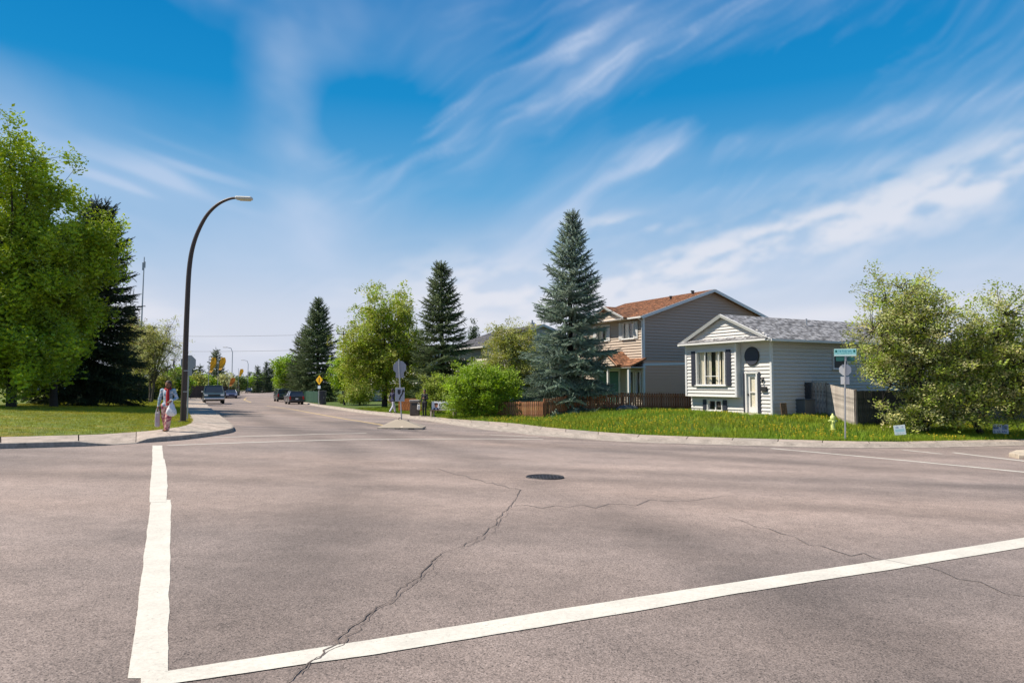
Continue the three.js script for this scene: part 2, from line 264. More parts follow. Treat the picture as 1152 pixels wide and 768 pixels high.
function marking(name, label, geo, m) { const o = setting(name, geo, m); o.userData.label = label; return o; }
marking('crosswalk_line', 'wide white painted line running from the foreground towards the left kerb, first stretch', band2(edged([[143.3, 764], [152, 700], [160, 640], [166, 590], [169, 562]], [[189, 764], [189.5, 700], [190.5, 640], [192, 590], [192, 562]]), .0042, .012, 3), M.paint);
marking('crosswalk_line', 'middle stretch of the white painted line towards the left kerb', band2(edged([[167.5, 565], [168.5, 548], [170, 530], [171, 516]], [[187, 565], [188, 548], [187.5, 530], [184.5, 516]]), .0064, .010, 5), M.paint);
marking('crosswalk_line', 'far stretch of the white painted line at the left kerb', band2(edged([[171, 517], [171, 501]], [[183.5, 517], [182, 501]]), .0042, .010, 6), M.paint);
marking('stop_line', 'long white painted line crossing the foreground to the right', band2(edged([[158, 760.5], [420, 720], [560, 697], [700, 674.5], [830, 655], [1012, 628], [1152, 605], [1330, 577]], [[158, 775], [420, 737], [560, 713.5], [700, 690.5], [830, 668], [1012, 640], [1152, 616], [1330, 586.5]]), .0062, .012, 7), M.paint);
const thin = (pts, w, lift, m, name, label, seed) => marking(name, label, strip(pts.map(p => [...gp(...p), w, w]), lift, .05, seed, .4), m);
thin([[188, 501], [316, 496.3], [404, 494.2], [520, 493.6], [611, 494]], .11, .0045, M.paintOld, 'crosswalk_line', 'thin near line of the worn crosswalk over the street going away', 11);
thin([[240, 492], [300, 490], [360, 488.2], [412, 487.2]], .10, .0045, M.paintOld, 'crosswalk_line', 'thin far line of the worn crosswalk left of the island', 12);
thin([[551, 489], [606, 492]], .09, .0045, M.paintOld, 'crosswalk_line', 'short worn crosswalk line between the island and the right sidewalk', 13);
thin([[868, 504.3], [960, 512.5], [1060, 522], [1152, 531], [1260, 542]], .10, .0045, M.paint, 'crosswalk_line', 'near line of the crosswalk over the right-hand street', 14);
thin([[1016, 506], [1060, 510.5]], .11, .0045, M.paintOld, 'crosswalk_line', 'short worn white dash near the right sidewalk', 15);
thin([[1072, 509], [1110, 513.5], [1152, 518.5], [1240, 530]], .10, .0045, M.paint, 'crosswalk_line', 'far line of the crosswalk beside the concrete median', 16);
thin([[438, 479.5], [415, 475.5], [390, 471.5], [360, 466.2], [330, 460.6], [300, 456.6]], .075, .0045, M.paintYellow, 'centre_line', 'faded yellow centre line leading away from the island', 17);
thin([[282, 452.5], [274, 449.5], [277, 447.3]], .075, .0045, M.paintYellow, 'centre_line', 'faded yellow line round the bend ahead of the oncoming pickup', 18);
// cracks: flat dark ribbons, groove shade put into their colour; seals tar filled
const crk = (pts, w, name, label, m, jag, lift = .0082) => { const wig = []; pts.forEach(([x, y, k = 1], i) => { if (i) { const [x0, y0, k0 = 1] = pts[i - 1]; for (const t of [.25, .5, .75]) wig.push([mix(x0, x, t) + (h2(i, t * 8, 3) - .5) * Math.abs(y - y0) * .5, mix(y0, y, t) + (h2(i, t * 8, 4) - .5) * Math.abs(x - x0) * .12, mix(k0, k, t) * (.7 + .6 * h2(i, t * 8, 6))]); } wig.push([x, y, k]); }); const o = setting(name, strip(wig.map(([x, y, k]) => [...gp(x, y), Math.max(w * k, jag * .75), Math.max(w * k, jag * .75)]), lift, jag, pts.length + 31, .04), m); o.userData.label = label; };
{
  const P = [[322, 772], [333, 758], [349, 744], [371, 729], [392, 711], [410, 697], [424, 683], [437, 676], [449, 664], [462, 654], [474, 648], [482, 637], [490, 627], [498, 622], [512, 618], [530, 610], [546, 600], [559, 588], [566, 577], [574, 567], [582, 558], [586, 551]];
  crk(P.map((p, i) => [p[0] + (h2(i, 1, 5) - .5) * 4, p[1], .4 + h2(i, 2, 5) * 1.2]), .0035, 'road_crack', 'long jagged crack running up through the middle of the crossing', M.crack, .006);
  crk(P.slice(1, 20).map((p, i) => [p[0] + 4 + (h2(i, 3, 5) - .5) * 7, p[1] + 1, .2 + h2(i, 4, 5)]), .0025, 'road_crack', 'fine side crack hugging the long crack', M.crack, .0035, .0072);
  crk([[586, 551], [560, 545.5], [535, 539], [510, 533], [492, 527]], .014, 'crack_seal', 'sealed crack bending left past the manhole', M.sealant, .012, .005);
  crk([[578, 569], [640, 570.5], [700, 567], [760, 563.5], [830, 560]], .008, 'crack_seal', 'sealed crack running right from the long crack', M.sealant, .012, .005);
  crk([[820, 582], [880, 601], [940, 620], [1000, 631], [1060, 643], [1160, 672]], .005, 'crack_seal', 'faint crack crossing the foreground line at the right', M.sealant, .008, .0065);
}
{ // manhole
  const p = G(613, 537), o = new THREE.Group(); o.name = 'manhole_cover'; o.position.copy(p).setY(surf(p.x, -p.z)); scene.add(o); tag(o, 'dark round iron manhole cover in the middle of the crossing', 'manhole');
  mesh('rim', new THREE.TorusGeometry(.36, .022, 6, 40).rotateX(Math.PI / 2).translate(0, .004, 0), M.iron, o);
  mesh('lid', cyl(.345, .345, .02, 0, .001, 0, 40), M.iron, o);
  const studs = []; for (let i = -4; i <= 4; i++) for (let k = -4; k <= 4; k++) if (Math.hypot(i, k) < 4.3) studs.push(box(.045, .012, .045, i * .07, .014, k * .07)); mesh('tread', merge(studs), M.iron, o).userData.kind = 'stuff';
}

// ---------------------------------------------------------------- sidewalks, kerbs, lawns
// cross-section sweep: each row a list of [fraction from inner to outer, height above the road]
function sweep(A, B, i0, i1, prof) {
  const pos = [], uv = [], m = prof(0).length; const idx = []; let L = 0, prev = null;
  for (let i = i0; i <= i1; i++) {
    const c = V(0, 0, 0).addVectors(A[i], B[i]).multiplyScalar(.5); if (prev) L += c.distanceTo(prev); prev = c; const w = A[i].distanceTo(B[i]);
    for (const [f, h] of prof(i)) { const x = mix(A[i].x, B[i].x, f), z = mix(A[i].z, B[i].z, f); pos.push(x, surf(x, -z) + h, z); uv.push(f * w + h, L); }
  }
  for (let i = 0; i < i1 - i0; i++) for (let k = 0; k < m - 1; k++) { const p = i * m + k, q = p + m; idx.push(p, p + 1, q, p + 1, q + 1, q); }
  const g = new THREE.BufferGeometry(); g.setAttribute('position', new THREE.Float32BufferAttribute(pos, 3)); g.setAttribute('uv', new THREE.Float32BufferAttribute(uv, 2)); g.setIndex(idx); return toCreasedNormals(g, .5);
}
function pavement(A, B, kerbH, walkF, kerbW, rolled, gutter, rampAt, label) {
  const walk = new THREE.Group(); walk.name = numbered('sidewalk'); walk.userData = { kind: 'structure', label }; scene.add(walk);
  const ms = [M.concrete, M.concreteB, M.concreteC, M.concrete]; let i = 0, slab = 0;
  while (i < A.length - 1) {                             // one slab at a time, with an open joint
    let j = i, l = 0; while (j < A.length - 1 && l < 1.5) { l += (A[j].distanceTo(A[j + 1]) + B[j].distanceTo(B[j + 1])) / 2; j++; }
    const n = j - i, a0 = A[i], gap = .014 / Math.max(l, .4), tilt = (h2(slab, 1, 44) - .5) * .008;
    const AA = [], BB = []; for (let k = 0; k <= n; k++) { let t = k; if (k === 0) t = gap * n; if (k === n) t = n - gap * n; const q = Math.min(n - 1, Math.floor(t)), f = t - q; AA.push(A[i + q].clone().lerp(A[i + q + 1], f)); BB.push(B[i + q].clone().lerp(B[i + q + 1], f)); }
    const r = k => rampAt ? rampAt(B[Math.min(A.length - 1, i + k)]) : 0;
    const w = A[i].distanceTo(B[i]);
    const g = sweep(AA, BB, 0, n, k => { const h = kerbH + tilt, fe = rolled ? walkF : 1 - kerbW / w; const e = mix(h, .02, r(k)); return [[0, h - .1], [0, h], [fe * .5, mix(h, mix(h, e, .35), 1)], [fe, e - .002], [fe, e - .1]]; });
    const s = mesh('slab', g, ms[Math.floor(h2(slab, 3, 9) * 4)], walk); slab++; i = j;
  }
  const kerb = setting('kerb', sweep(A, B, 0, A.length - 1, i => {
    const w = A[i].distanceTo(B[i]), h = mix(kerbH, .022, rampAt ? rampAt(B[i]) : 0);
    if (rolled) { const f0 = walkF + .004, f1 = walkF + (1 - walkF) * .45; return [[f0, -.05], [f0, h], [mix(f0, f1, .25), h - .004], [mix(f0, f1, .8), .035], [f1, .014], [1, .012], [1, -.03]]; }
    const f0 = 1 - kerbW / w + .003; return [[f0, -.05], [f0, h], [1 - .035 / w, h], [1 - .012 / w, h - .012], [1, h - .04], [1 + .02 / w, -.05]];
  }), rolled ? M.concreteB : M.kerb);
  kerb.userData.label = rolled ? 'low rolled concrete kerb and gutter along the right sidewalk' : 'upright concrete kerb round the left corner';
}
pavement(LI, LO, .14, 1, .17, false, 0, p => { const q = 576 + FOCAL * p.x / -p.z; return p.z > -26 && p.z < 0 ? step(104, 122, q) * (1 - step(154, 174, q)) : 0; }, 'pale concrete sidewalk wrapping the left corner');
pavement(RI, RO, .12, .6, .2, true, .4, null, 'pale concrete sidewalk along the far right side');
// lawns: strips growing back from the inner edge of each sidewalk
function lawnY_R(x, d) { const q = dist2(x, -d, RIs); return roadY(x, d) + .12 + .62 * step(.2, 9, q) * step(-14, 4, x) + .10 * step(.2, 6, q) + .03 * Math.min(q, .5); }
function lawnY_L(x, d) { const q = dist2(x, -d, LIs); return roadY(x, d) + .14 + .35 * step(.3, 30, q) + .03 * Math.min(q, .5); }
function lawn(name, label, edge, dir, hf, rows, tone) {  // rows: distances back from the edge; dir(i): direction on the ground
  const pos = [], col = [], uv = [], idx = [], m = rows.length;
  edge.forEach((p, i) => { const v = dir(p, i); rows.forEach(r => { const x = p.x + v[0] * r, z = p.z + v[1] * r; pos.push(x, hf(x, -z), z); uv.push(x, z); const n = fbm(x * .3, z * .3, 4, 95), k = fbm(x * 1.3, z * 1.3, 3, 96), dry = step(.5, .75, n) * .6 + (r < .5 ? .5 * k : 0) + tone[3] * step(.35, .7, k); const c = [mix(tone[0], tone[0] * 1.75, dry), mix(tone[1], tone[1] * 1.1, dry), mix(tone[2], tone[2] * 1.8, dry)]; const w = .8 + .4 * k; col.push(c[0] * w, c[1] * w, c[2] * w); }); });
  for (let i = 0; i < edge.length - 1; i++) for (let k = 0; k < m - 1; k++) { const p = i * m + k, q = p + m; idx.push(p, q, p + 1, p + 1, q, q + 1); }
  const g = new THREE.BufferGeometry(); g.setAttribute('position', new THREE.Float32BufferAttribute(pos, 3)); g.setAttribute('color', new THREE.Float32BufferAttribute(col, 3)); g.setAttribute('uv', new THREE.Float32BufferAttribute(uv, 2)); g.setIndex(idx); g.computeVertexNormals();
  const ny = g.attributes.normal; let s = 0; for (let i = 0; i < ny.count; i++) s += ny.getY(i); if (s < 0) { g.setIndex(idx.reduce((r, v, i) => { if (i % 3 === 0) r.push(idx[i], idx[i + 2], idx[i + 1]); return r; }, [])); g.computeVertexNormals(); }
  const o = setting(name, g, M.grass); o.userData.label = label; return o;
}
const rowsL = [0, .15, .35, .7, 1.1, 1.6, 2.2, 3, 4, 5.5, 7, 9, 12, 16, 20, 26, 34, 45, 60, 85, 120];
lawn('lawn', 'mown green lawn with dry patches on the left corner', LI, () => [-.75, -.66], lawnY_L, rowsL, [.25, .31, .02, .25]);
lawn('lawn', 'green lawn full of dandelions in front of the houses on the right', RI, () => [.62, -.78], lawnY_R, rowsL.map(r => r * .9), [.13, .215, .014, .1]);
{ // the ground under and beyond everything
  const xs = lines([[-2500, -300, 220], [-300, 300, 12], [300, 2500, 220]]), ds = lines([[-300, 0, 40], [0, 420, 10], [420, 3000, 200]]), pos = [], uv = [], idx = [], col = [];
  for (const d of ds) for (const x of xs) { pos.push(x, roadY(x, d) - .22 - (d > 420 ? .6 : 0), -d); uv.push(x, d); const n = fbm(x * .02, d * .02, 3, 99); col.push(.07 + .04 * n, .11 + .03 * n, .025); }
  const nx = xs.length; for (let j = 0; j < ds.length - 1; j++) for (let i = 0; i < nx - 1; i++) { const p = j * nx + i, q = p + nx; idx.push(p, p + 1, q, p + 1, q + 1, q); }
  const g = new THREE.BufferGeometry(); g.setAttribute('position', new THREE.Float32BufferAttribute(pos, 3)); g.setAttribute('color', new THREE.Float32BufferAttribute(col, 3)); g.setAttribute('uv', new THREE.Float32BufferAttribute(uv, 2)); g.setIndex(idx); g.computeVertexNormals(); setting('ground', g, M.grass);
}
{ // concrete median nose in the right-hand street
  const pts = [[1137, 513.5], [1144, 510.5], [1180, 509.5], [1300, 512], [1320, 522], [1180, 517.5], [1148, 516]].map(p => gp(...p));
  const s = new THREE.Shape(pts.map(p => new THREE.Vector2(p[0], p[1]))), c = pts[0];
  const g = new THREE.ExtrudeGeometry(s, { depth: .16, bevelEnabled: true, bevelSize: .03, bevelThickness: .03, bevelSegments: 2 }).rotateX(-Math.PI / 2);
  const p = g.attributes.position; for (let i = 0; i < p.count; i++) p.setY(i, p.getY(i) - .06 + roadY(p.getX(i), -p.getZ(i))); g.computeVertexNormals();
  setting('median', toCreasedNormals(g, .6), M.cast).userData.label = 'low concrete median nose at the right edge';
}
// ---------------------------------------------------------------- trees
function leafCluster(n, size, spread, seed, wide = .55) {
  const r = rng(seed), pos = []; const q = new THREE.Quaternion(), e = new THREE.Euler(), v = V(0, 0, 0);
  for (let i = 0; i < n; i++) {
    const c = V(r() - .5, r() - .5, r() - .5).normalize().multiplyScalar(spread * Math.cbrt(r()));
    e.set((r() - .5) * 2.4, r() * 6.28, (r() - .5) * 1.6); q.setFromEuler(e);
    const s = size * (.6 + .7 * r()), w = s * wide * .5, P = [[0, 0, 0], [w, .06 * s, s * .45], [0, .02 * s, s], [-w, .06 * s, s * .45]].map(p => v.set(...p).applyQuaternion(q).add(c).toArray());
    for (const k of [0, 1, 2, 0, 2, 3]) pos.push(...P[k]);
  }
  return fromTris(pos);
}
const leafMat = (r, g, b, t = .45) => new THREE.MeshPhysicalMaterial({ color: rgb(r, g, b), roughness: .75, transmission: t, thickness: 0, ior: 1.3, side: THREE.DoubleSide });
const CL = { big: leafCluster(12, .22, .36, 1), mid: leafCluster(12, .155, .28, 2), small: leafCluster(12, .105, .22, 3, .5), blossom: leafCluster(12, .05, .20, 4, .9), far: leafCluster(14, .3, .55, 5) };
const LM = { bright: leafMat(.34, .45, .016), green: leafMat(.35, .44, .05), olive: leafMat(.40, .43, .075), lime: leafMat(.30, .45, .010), pale: leafMat(.52, .52, .22), dark: leafMat(.05, .10, .02, .25), bud: leafMat(.34, .27, .13), flower: leafMat(.66, .62, .52, .3), farGreen: leafMat(.13, .20, .03, .3) };
const spr = (() => {                                     // a spruce twig set with needle tufts
  const r = rng(77), pos = [], L = .46;
  for (let i = 0; i < 30; i++) {
    const t = i / 30, w = i * 2.4, l = .10 * (1.15 - .5 * t), c = V(0, 0, L * t), d = V(Math.cos(w) * .8, Math.sin(w) * .55 + .08, .55).normalize().multiplyScalar(l), s = V(-Math.sin(w), Math.cos(w), 0).multiplyScalar(.017 + .008 * r());
    const a = c.clone().add(s), b = c.clone().sub(s), e = c.clone().add(d); pos.push(...a.toArray(), ...b.toArray(), ...e.toArray());
  }
  for (let k = 0; k < 3; k++) { const w = k * 2.1, s = V(Math.cos(w), Math.sin(w), 0).multiplyScalar(.013); pos.push(...s.toArray(), ...s.clone().negate().toArray(), 0, 0, L + .07); }
  return fromTris(pos);
})();
const SM = { blue: mat(.215, .285, .205, .8), dark: mat(.04, .065, .026, .85), green: mat(.12, .165, .06, .85), olive: mat(.13, .16, .06, .85), far: mat(.085, .12, .055, .9) };
const tmpM = new THREE.Matrix4(), tmpQ = new THREE.Quaternion(), tmpS = V(1, 1, 1), tmpC = new THREE.Color();
function instanced(name, geo, m, list, parent) {         // list of [position, quaternion, scale, brightness]
  const o = new THREE.InstancedMesh(geo, m, list.length); o.name = name; o.castShadow = o.receiveShadow = true; o.userData.kind = 'stuff';
  list.forEach(([p, q, s, c], i) => { tmpS.setScalar(s); o.setMatrixAt(i, tmpM.compose(p, q, tmpS)); o.setColorAt(i, Array.isArray(c) ? tmpC.setRGB(...c) : tmpC.setRGB(c, c, c)); });
  o.instanceMatrix.needsUpdate = true; parent.add(o); return o;
}
const rq = r => new THREE.Quaternion().setFromEuler(new THREE.Euler((r() - .5) * 1.2, r() * 6.283, (r() - .5) * 1.2));
// broadleaf: h total height, crown as ellipsoids [x, y, z, rx, ry, rz] above the base
function broadleaf(name, label, pos, o) {
  const r = rng(o.seed), g = thing(name, label, o.category ?? 'tree', pos, 0, o.group), parts = [], tips = [];
  const K = o.crown, trunkR = o.trunkR, fork = o.fork ?? .28 * o.h, lean = o.lean ?? [0, 0];
  const stems = o.stems ?? 1, limbs = [];
  for (let s = 0; s < stems; s++) {
    const a0 = s / stems * 6.28 + r(), b = stems > 1 ? V(Math.cos(a0) * .18, -.1, Math.sin(a0) * .18) : V(0, -.15, 0), top = V(lean[0] + (stems > 1 ? Math.cos(a0) * .5 : 0), fork, lean[1] + (stems > 1 ? Math.sin(a0) * .5 : 0));
    const mid = b.clone().lerp(top, .5).add(V((r() - .5) * .15, 0, (r() - .5) * .15)), rr = trunkR / Math.sqrt(stems);
    parts.push(tube([b, b.clone().lerp(mid, .25).setY(.12), mid, top], [rr * 1.5, rr * 1.12, rr, rr * .82], 9));
    const nl = Math.ceil((o.limbs ?? 9) / stems);
    for (let i = 0; i < nl; i++) {                       // main limbs into the crown
      const e = K[Math.floor(r() * K.length)], an = i / nl * 6.28 + r() * .9, u = .25 + .6 * r();
      const end = V(e[0] + Math.cos(an) * e[3] * u, e[1] + e[4] * (r() * 1.35 - .55), e[2] + Math.sin(an) * e[5] * u), m1 = top.clone().lerp(end, .4).add(V(0, (end.y - top.y) * .12 + .1, 0)), pts = [top.clone().lerp(mid, r() * .5), m1, m1.clone().lerp(end, .55).add(V((r() - .5) * .3, .12, (r() - .5) * .3)), end];
      const c = new THREE.CatmullRomCurve3(pts).getPoints(7); parts.push(tube(c, c.map((_, k) => rr * .55 * (1 - k / 7) + .010), 6)); limbs.push(c);
    }
    if (o.leader !== false) { const e = K[0], end = V(e[0] + (r() - .5) * e[3] * .5, e[1] + e[4] * .6, e[2] + (r() - .5) * e[5] * .5), c = new THREE.CatmullRomCurve3([top, top.clone().lerp(end, .5).add(V((r() - .5) * .4, 0, (r() - .5) * .4)), end]).getPoints(8); parts.push(tube(c, c.map((_, k) => rr * .8 * (1 - k / 8) + .006), 6)); limbs.push(c); }
  }
  const vol = K.map(e => e[3] * e[4] * e[5]), tot = vol.reduce((a, b) => a + b, 0), leaf = [[], []], n = o.clumps;
  for (let i = 0; i < n; i++) {
    let k = 0, u = r() * tot; while (k < K.length - 1 && (u -= vol[k]) > 0) k++;
    const e = K[k], d = V(r() - .5, r() - .5, r() - .5).normalize(), lump = .58 + .78 * vn(d.x * 2.6 + k * 7, d.y * 2.6 + d.z * 1.9, o.seed), rad = Math.pow(r(), o.shell ?? .42) * lump;
    const c = V(e[0] + d.x * e[3] * rad, e[1] + d.y * e[4] * rad, e[2] + d.z * e[5] * rad); if (c.y < (o.minY ?? .4)) continue;
    let best = null, bd = 1e9; for (const l of limbs) for (let q = 1; q < l.length; q++) { const w = l[q].distanceToSquared(c); if (w < bd) { bd = w; best = l[q]; } }
    if (i % (o.twigEvery ?? 2) === 0) { const m = best.clone().lerp(c, .5).add(V((r() - .5) * .2, .1, (r() - .5) * .2)); parts.push(tube([best, m, c, c.clone().add(V((r() - .5) * .3, .25, (r() - .5) * .3))], [.022, .015, .009, .004].map(v => v * (o.twigR ?? 1)), 4)); }
    const ns = Math.max(1, Math.round(o.per * (.6 + .8 * r()))), cr = o.clumpR * (.6 + .7 * r()), tone = .72 + .5 * r();
    for (let j = 0; j < ns; j++) { const p = c.clone().add(V(r() - .5, (r() - .5) * .8 + .05, r() - .5).multiplyScalar(2 * cr)); const t = tone * (.8 + .45 * r()); leaf[o.mat2 && r() < (o.mix2 ?? .25) ? 1 : 0].push([p, rq(r), .7 + .7 * r(), [t * (.92 + .2 * r()), t, t * (.85 + .3 * r())]]); }
  }
  mesh('trunk', merge(parts), o.bark ?? M.bark, g);
  instanced('crown', o.leaf ?? CL.mid, o.mat, leaf[0], g);
  if (leaf[1].length) instanced(o.name2 ?? 'blossom', o.leaf2 ?? CL.blossom, o.mat2, leaf[1], g);
  return g;
}
function spruce(name, label, pos, o) {
  const r = rng(o.seed), g = thing(name, label, 'tree', pos, 0, o.group), H = o.h, R = o.r, y0 = o.clear ?? .5, list = [], parts = [], lean = o.lean ?? 0;
  const axis = t => V(lean * t * t + .06 * Math.sin(t * 5), t * H, .05 * Math.sin(t * 7));
  parts.push(tube([0, .04, .3, .6, .85, 1].map(t => axis(t).add(V(0, t === 0 ? -.15 : 0, 0))), [1.5, 1.1, .8, .5, .22, .05].map(v => v * (o.trunkR ?? .16)), 8));
  const sp = o.step ?? .40, st = o.along ?? .27, sc = o.sc ?? 1, q = new THREE.Quaternion(), f = V(0, 0, 1);
  for (let y = y0; y < H - .12; y += sp * (.8 + .4 * r()) * mix(1, .72, y / H)) {
    const t = (y - y0) / (H - y0), len = R * Math.pow(1 - t, o.pow ?? .8) * (1 - .12 * Math.exp(-t * 14)), n = Math.max(4, Math.round((o.n ?? 9) * (1 - .35 * t))), ph = r() * 6.28;
    for (let i = 0; i < n; i++) {
      if (r() < (o.gaps ?? .06)) continue;
      const an = ph + i / n * 6.28 + (r() - .5) * .5, L = len * (.74 + .42 * r()) + .12, el = mix(o.droop ?? -.30, .75, Math.pow(t, 1.4)) + (r() - .5) * .22, ca = Math.cos(an), sa = Math.sin(an);
      const base = axis(y / H); const P = s => V(base.x + ca * s * Math.cos(el), base.y + s * Math.sin(el) - .10 * s * (1 - t) + .13 * Math.pow(s / L, 2.2) * L, base.z + sa * s * Math.cos(el));
      if (L > .5) parts.push(tube([P(0), P(L * .5), P(L * .95)], [.035 * Math.min(1.4, L / 2) + .008, .018, .006], 4));
      const tone = .72 + .5 * r();
      for (let s = L * .12; s <= L; s += st * (.8 + .4 * r())) {
        const p = P(s), dir = P(s + .05).sub(p).normalize(), side = Math.min(.85, (L - s) * .55 + .12);
        const put = (d, off, k) => { q.setFromUnitVectors(f, d); const tw = new THREE.Quaternion().setFromAxisAngle(f, r() * 6.28); const tt = tone * (.75 + .5 * r()); list.push([p.clone().addScaledVector(d, off), q.clone().multiply(tw), sc * k * (.8 + .4 * r()), [tt * (.95 + .1 * r()), tt, tt * (.9 + .25 * r())]]); };
        put(dir, 0, 1);
        for (const sg of [-1, 1]) for (let w = 0; w < side; w += .34 * sc) { const d = V(dir.x * .62 - sa * sg * .8, dir.y - .10 - .22 * r(), dir.z * .62 + ca * sg * .8).normalize(); put(d, w, 1 - .25 * r()); }
        put(V(dir.x * .5 + (r() - .5) * .6, -.7 * r() - .1, dir.z * .5 + (r() - .5) * .6).normalize(), 0, .85); put(V(dir.x * .6 + (r() - .5) * .8, .5 * r(), dir.z * .6 + (r() - .5) * .8).normalize(), .1 * r(), .8);
      }
    }
  }
  for (let k = 0; k < 3; k++) list.push([axis(1 - k * .03), q.setFromUnitVectors(f, V((r() - .5) * .4, 1, (r() - .5) * .4).normalize()).clone(), .8 * sc, 1]);
  mesh('trunk', merge(parts), M.barkDark, g); instanced('crown', spr, o.mat, list, g);
  return g;
}
const onL = (px, py) => G(px, py, lawnY_L), onR = (px, py) => G(px, py, lawnY_R);
const put = (hf, px, depth) => { const x = (px - 576) / FOCAL * depth; return V(x, hf(x, depth), -depth); };
// left corner
broadleaf('maple_tree', 'large bright green leafy tree filling the left edge, on the lawn', put(lawnY_L, 14, 43), { seed: 11, h: 17, trunkR: .26, fork: 2.6, limbs: 16, crown: [[-1.2, 9.8, 0, 4.3, 7.6, 4.2], [-.4, 4.6, 1.2, 4.4, 3.6, 4.0], [1.2, 13.0, .5, 2.0, 3.6, 2.2], [-4.8, 8, 0, 4, 6.5, 4], [1.8, 8.4, .6, 2.6, 3.6, 2.6], [.6, 3.0, 1.4, 4.0, 2.6, 3.0]], clumps: 1050, per: 11, clumpR: .5, leaf: CL.big, mat: LM.bright, minY: .6, shell: .36 });
broadleaf('maple_tree', 'bright green leafy tree right of the large one, before the dark spruce', put(lawnY_L, 62, 46), { seed: 12, h: 13, trunkR: .22, fork: 2.0, limbs: 14, crown: [[.0, 8.0, 0, 3.0, 4.8, 3.2], [-1.2, 4.0, .8, 3.0, 3.2, 3.0], [2.2, 10.2, 0, 1.9, 2.6, 2.0], [.7, 5.6, .6, 2.2, 2.8, 2.2]], clumps: 600, per: 11, clumpR: .46, leaf: CL.big, mat: LM.bright, minY: .8, shell: .38 });
spruce('spruce_tree', 'tall dark spruce on the left lawn behind the leafy trees', put(lawnY_L, 94, 51), { seed: 21, h: 14.4, r: 4.0, clear: 1.4, mat: SM.dark, trunkR: .30, droop: -.42, pow: .55, n: 12, step: .45, along: .3, sc: 1.3, lean: .9 });
spruce('spruce_tree', 'low dark spruce at the back of the left lawn', put(lawnY_L, 140, 78), { seed: 22, h: 5.6, r: 3.4, clear: .3, mat: SM.dark, trunkR: .2, step: .55, along: .4, sc: 1.4, pow: .7 });
spruce('spruce_tree', 'slim far spruce left of the bare tree', put(lawnY_L, 145, 95), { seed: 23, h: 12.4, r: 2.4, clear: .8, mat: SM.olive, step: .6, along: .45, sc: 1.5 });
broadleaf('budding_tree', 'thin olive tree in first leaf beside the bare tree', put(lawnY_L, 157, 84), { seed: 13, h: 9, trunkR: .16, fork: 2.2, limbs: 10, crown: [[0, 5.6, 0, 2.2, 3.6, 2.2]], clumps: 360, per: 8, clumpR: .45, leaf: CL.mid, mat: LM.olive, mat2: LM.bud, leaf2: CL.mid, mix2: .4, name2: 'bud', minY: 1.2, bark: M.barkPale });
broadleaf('bare_tree', 'pale nearly bare tree with thin upright twigs left of the street lamp', put(lawnY_L, 170, 68), { seed: 14, h: 9, trunkR: .15, fork: 2.0, limbs: 22, stems: 2, crown: [[.4, 5.0, 0, 2.3, 3.5, 2.2]], clumps: 620, per: 2.8, clumpR: .4, twigEvery: 1, leaf: CL.small, mat: LM.olive, mat2: LM.pale, leaf2: CL.small, mix2: .5, name2: 'bud', minY: 1.5, bark: M.barkPale, twigR: .9, shell: .6 });
// right side
spruce('blue_spruce', 'tall blue spruce behind the wooden fence in the middle', put(lawnY_R, 640, 44), { seed: 31, h: 12.2, r: 3.15, clear: .15, mat: SM.blue, trunkR: .2, n: 10, pow: .80, step: .50, along: .22, sc: 1.1, lean: .35, droop: -.30, gaps: .1 });
spruce('spruce_tree', 'spruce with sparse dark top left of the grey roofed house', put(lawnY_R, 497, 60), { seed: 32, h: 12.0, r: 3.0, clear: .6, mat: SM.green, trunkR: .2, pow: .66, step: .55, along: .28, sc: 1.2, gaps: .16, n: 10 });
spruce('spruce_tree', 'broad spruce beside the yellow pedestrian sign', put(lawnY_R, 357, 92), { seed: 33, h: 13.2, r: 3.9, clear: .8, mat: SM.green, trunkR: .22, step: .6, along: .34, sc: 1.4, pow: .8, n: 11 });
spruce('spruce_tree', 'smaller spruce half behind the broad one', put(lawnY_R, 340, 108), { seed: 34, h: 10.5, r: 3.2, clear: .8, mat: SM.olive, step: .65, along: .45, sc: 1.6 });
broadleaf('poplar_tree', 'tall loose olive green tree left of the sparse spruce', put(lawnY_R, 433, 64), { seed: 41, h: 11.5, trunkR: .24, fork: 2.2, limbs: 16, crown: [[.2, 6.6, 0, 3.2, 4.5, 3.0], [-2.0, 4.6, .6, 2.6, 3.2, 2.4], [1.9, 4.6, 1, 2.4, 3.2, 2.2], [0, 2.6, 1, 3, 1.8, 2]], clumps: 780, per: 8, clumpR: .48, leaf: CL.mid, mat: LM.olive, mat2: LM.bright, leaf2: CL.mid, mix2: .5, name2: 'new_leaves', minY: .7 });
broadleaf('birch_tree', 'bright green tree beside the yellow pedestrian sign', put(lawnY_R, 388, 75), { seed: 42, h: 6, trunkR: .1, fork: 1.3, limbs: 10, crown: [[0, 3.5, 0, 1.7, 2.0, 1.7], [1.4, 3.2, 0, 1.3, 1.8, 1.3]], clumps: 240, per: 8, clumpR: .35, leaf: CL.mid, mat: LM.lime, minY: .9 });
broadleaf('leafy_tree', 'light green tree left of the broad spruce, far along the street', put(lawnY_R, 327, 120), { seed: 43, h: 7, trunkR: .14, fork: 1.5, limbs: 9, crown: [[0, 4.0, 0, 2.6, 2.8, 2.6]], clumps: 190, per: 7, clumpR: .5, leaf: CL.far, mat: LM.lime, minY: .8 });
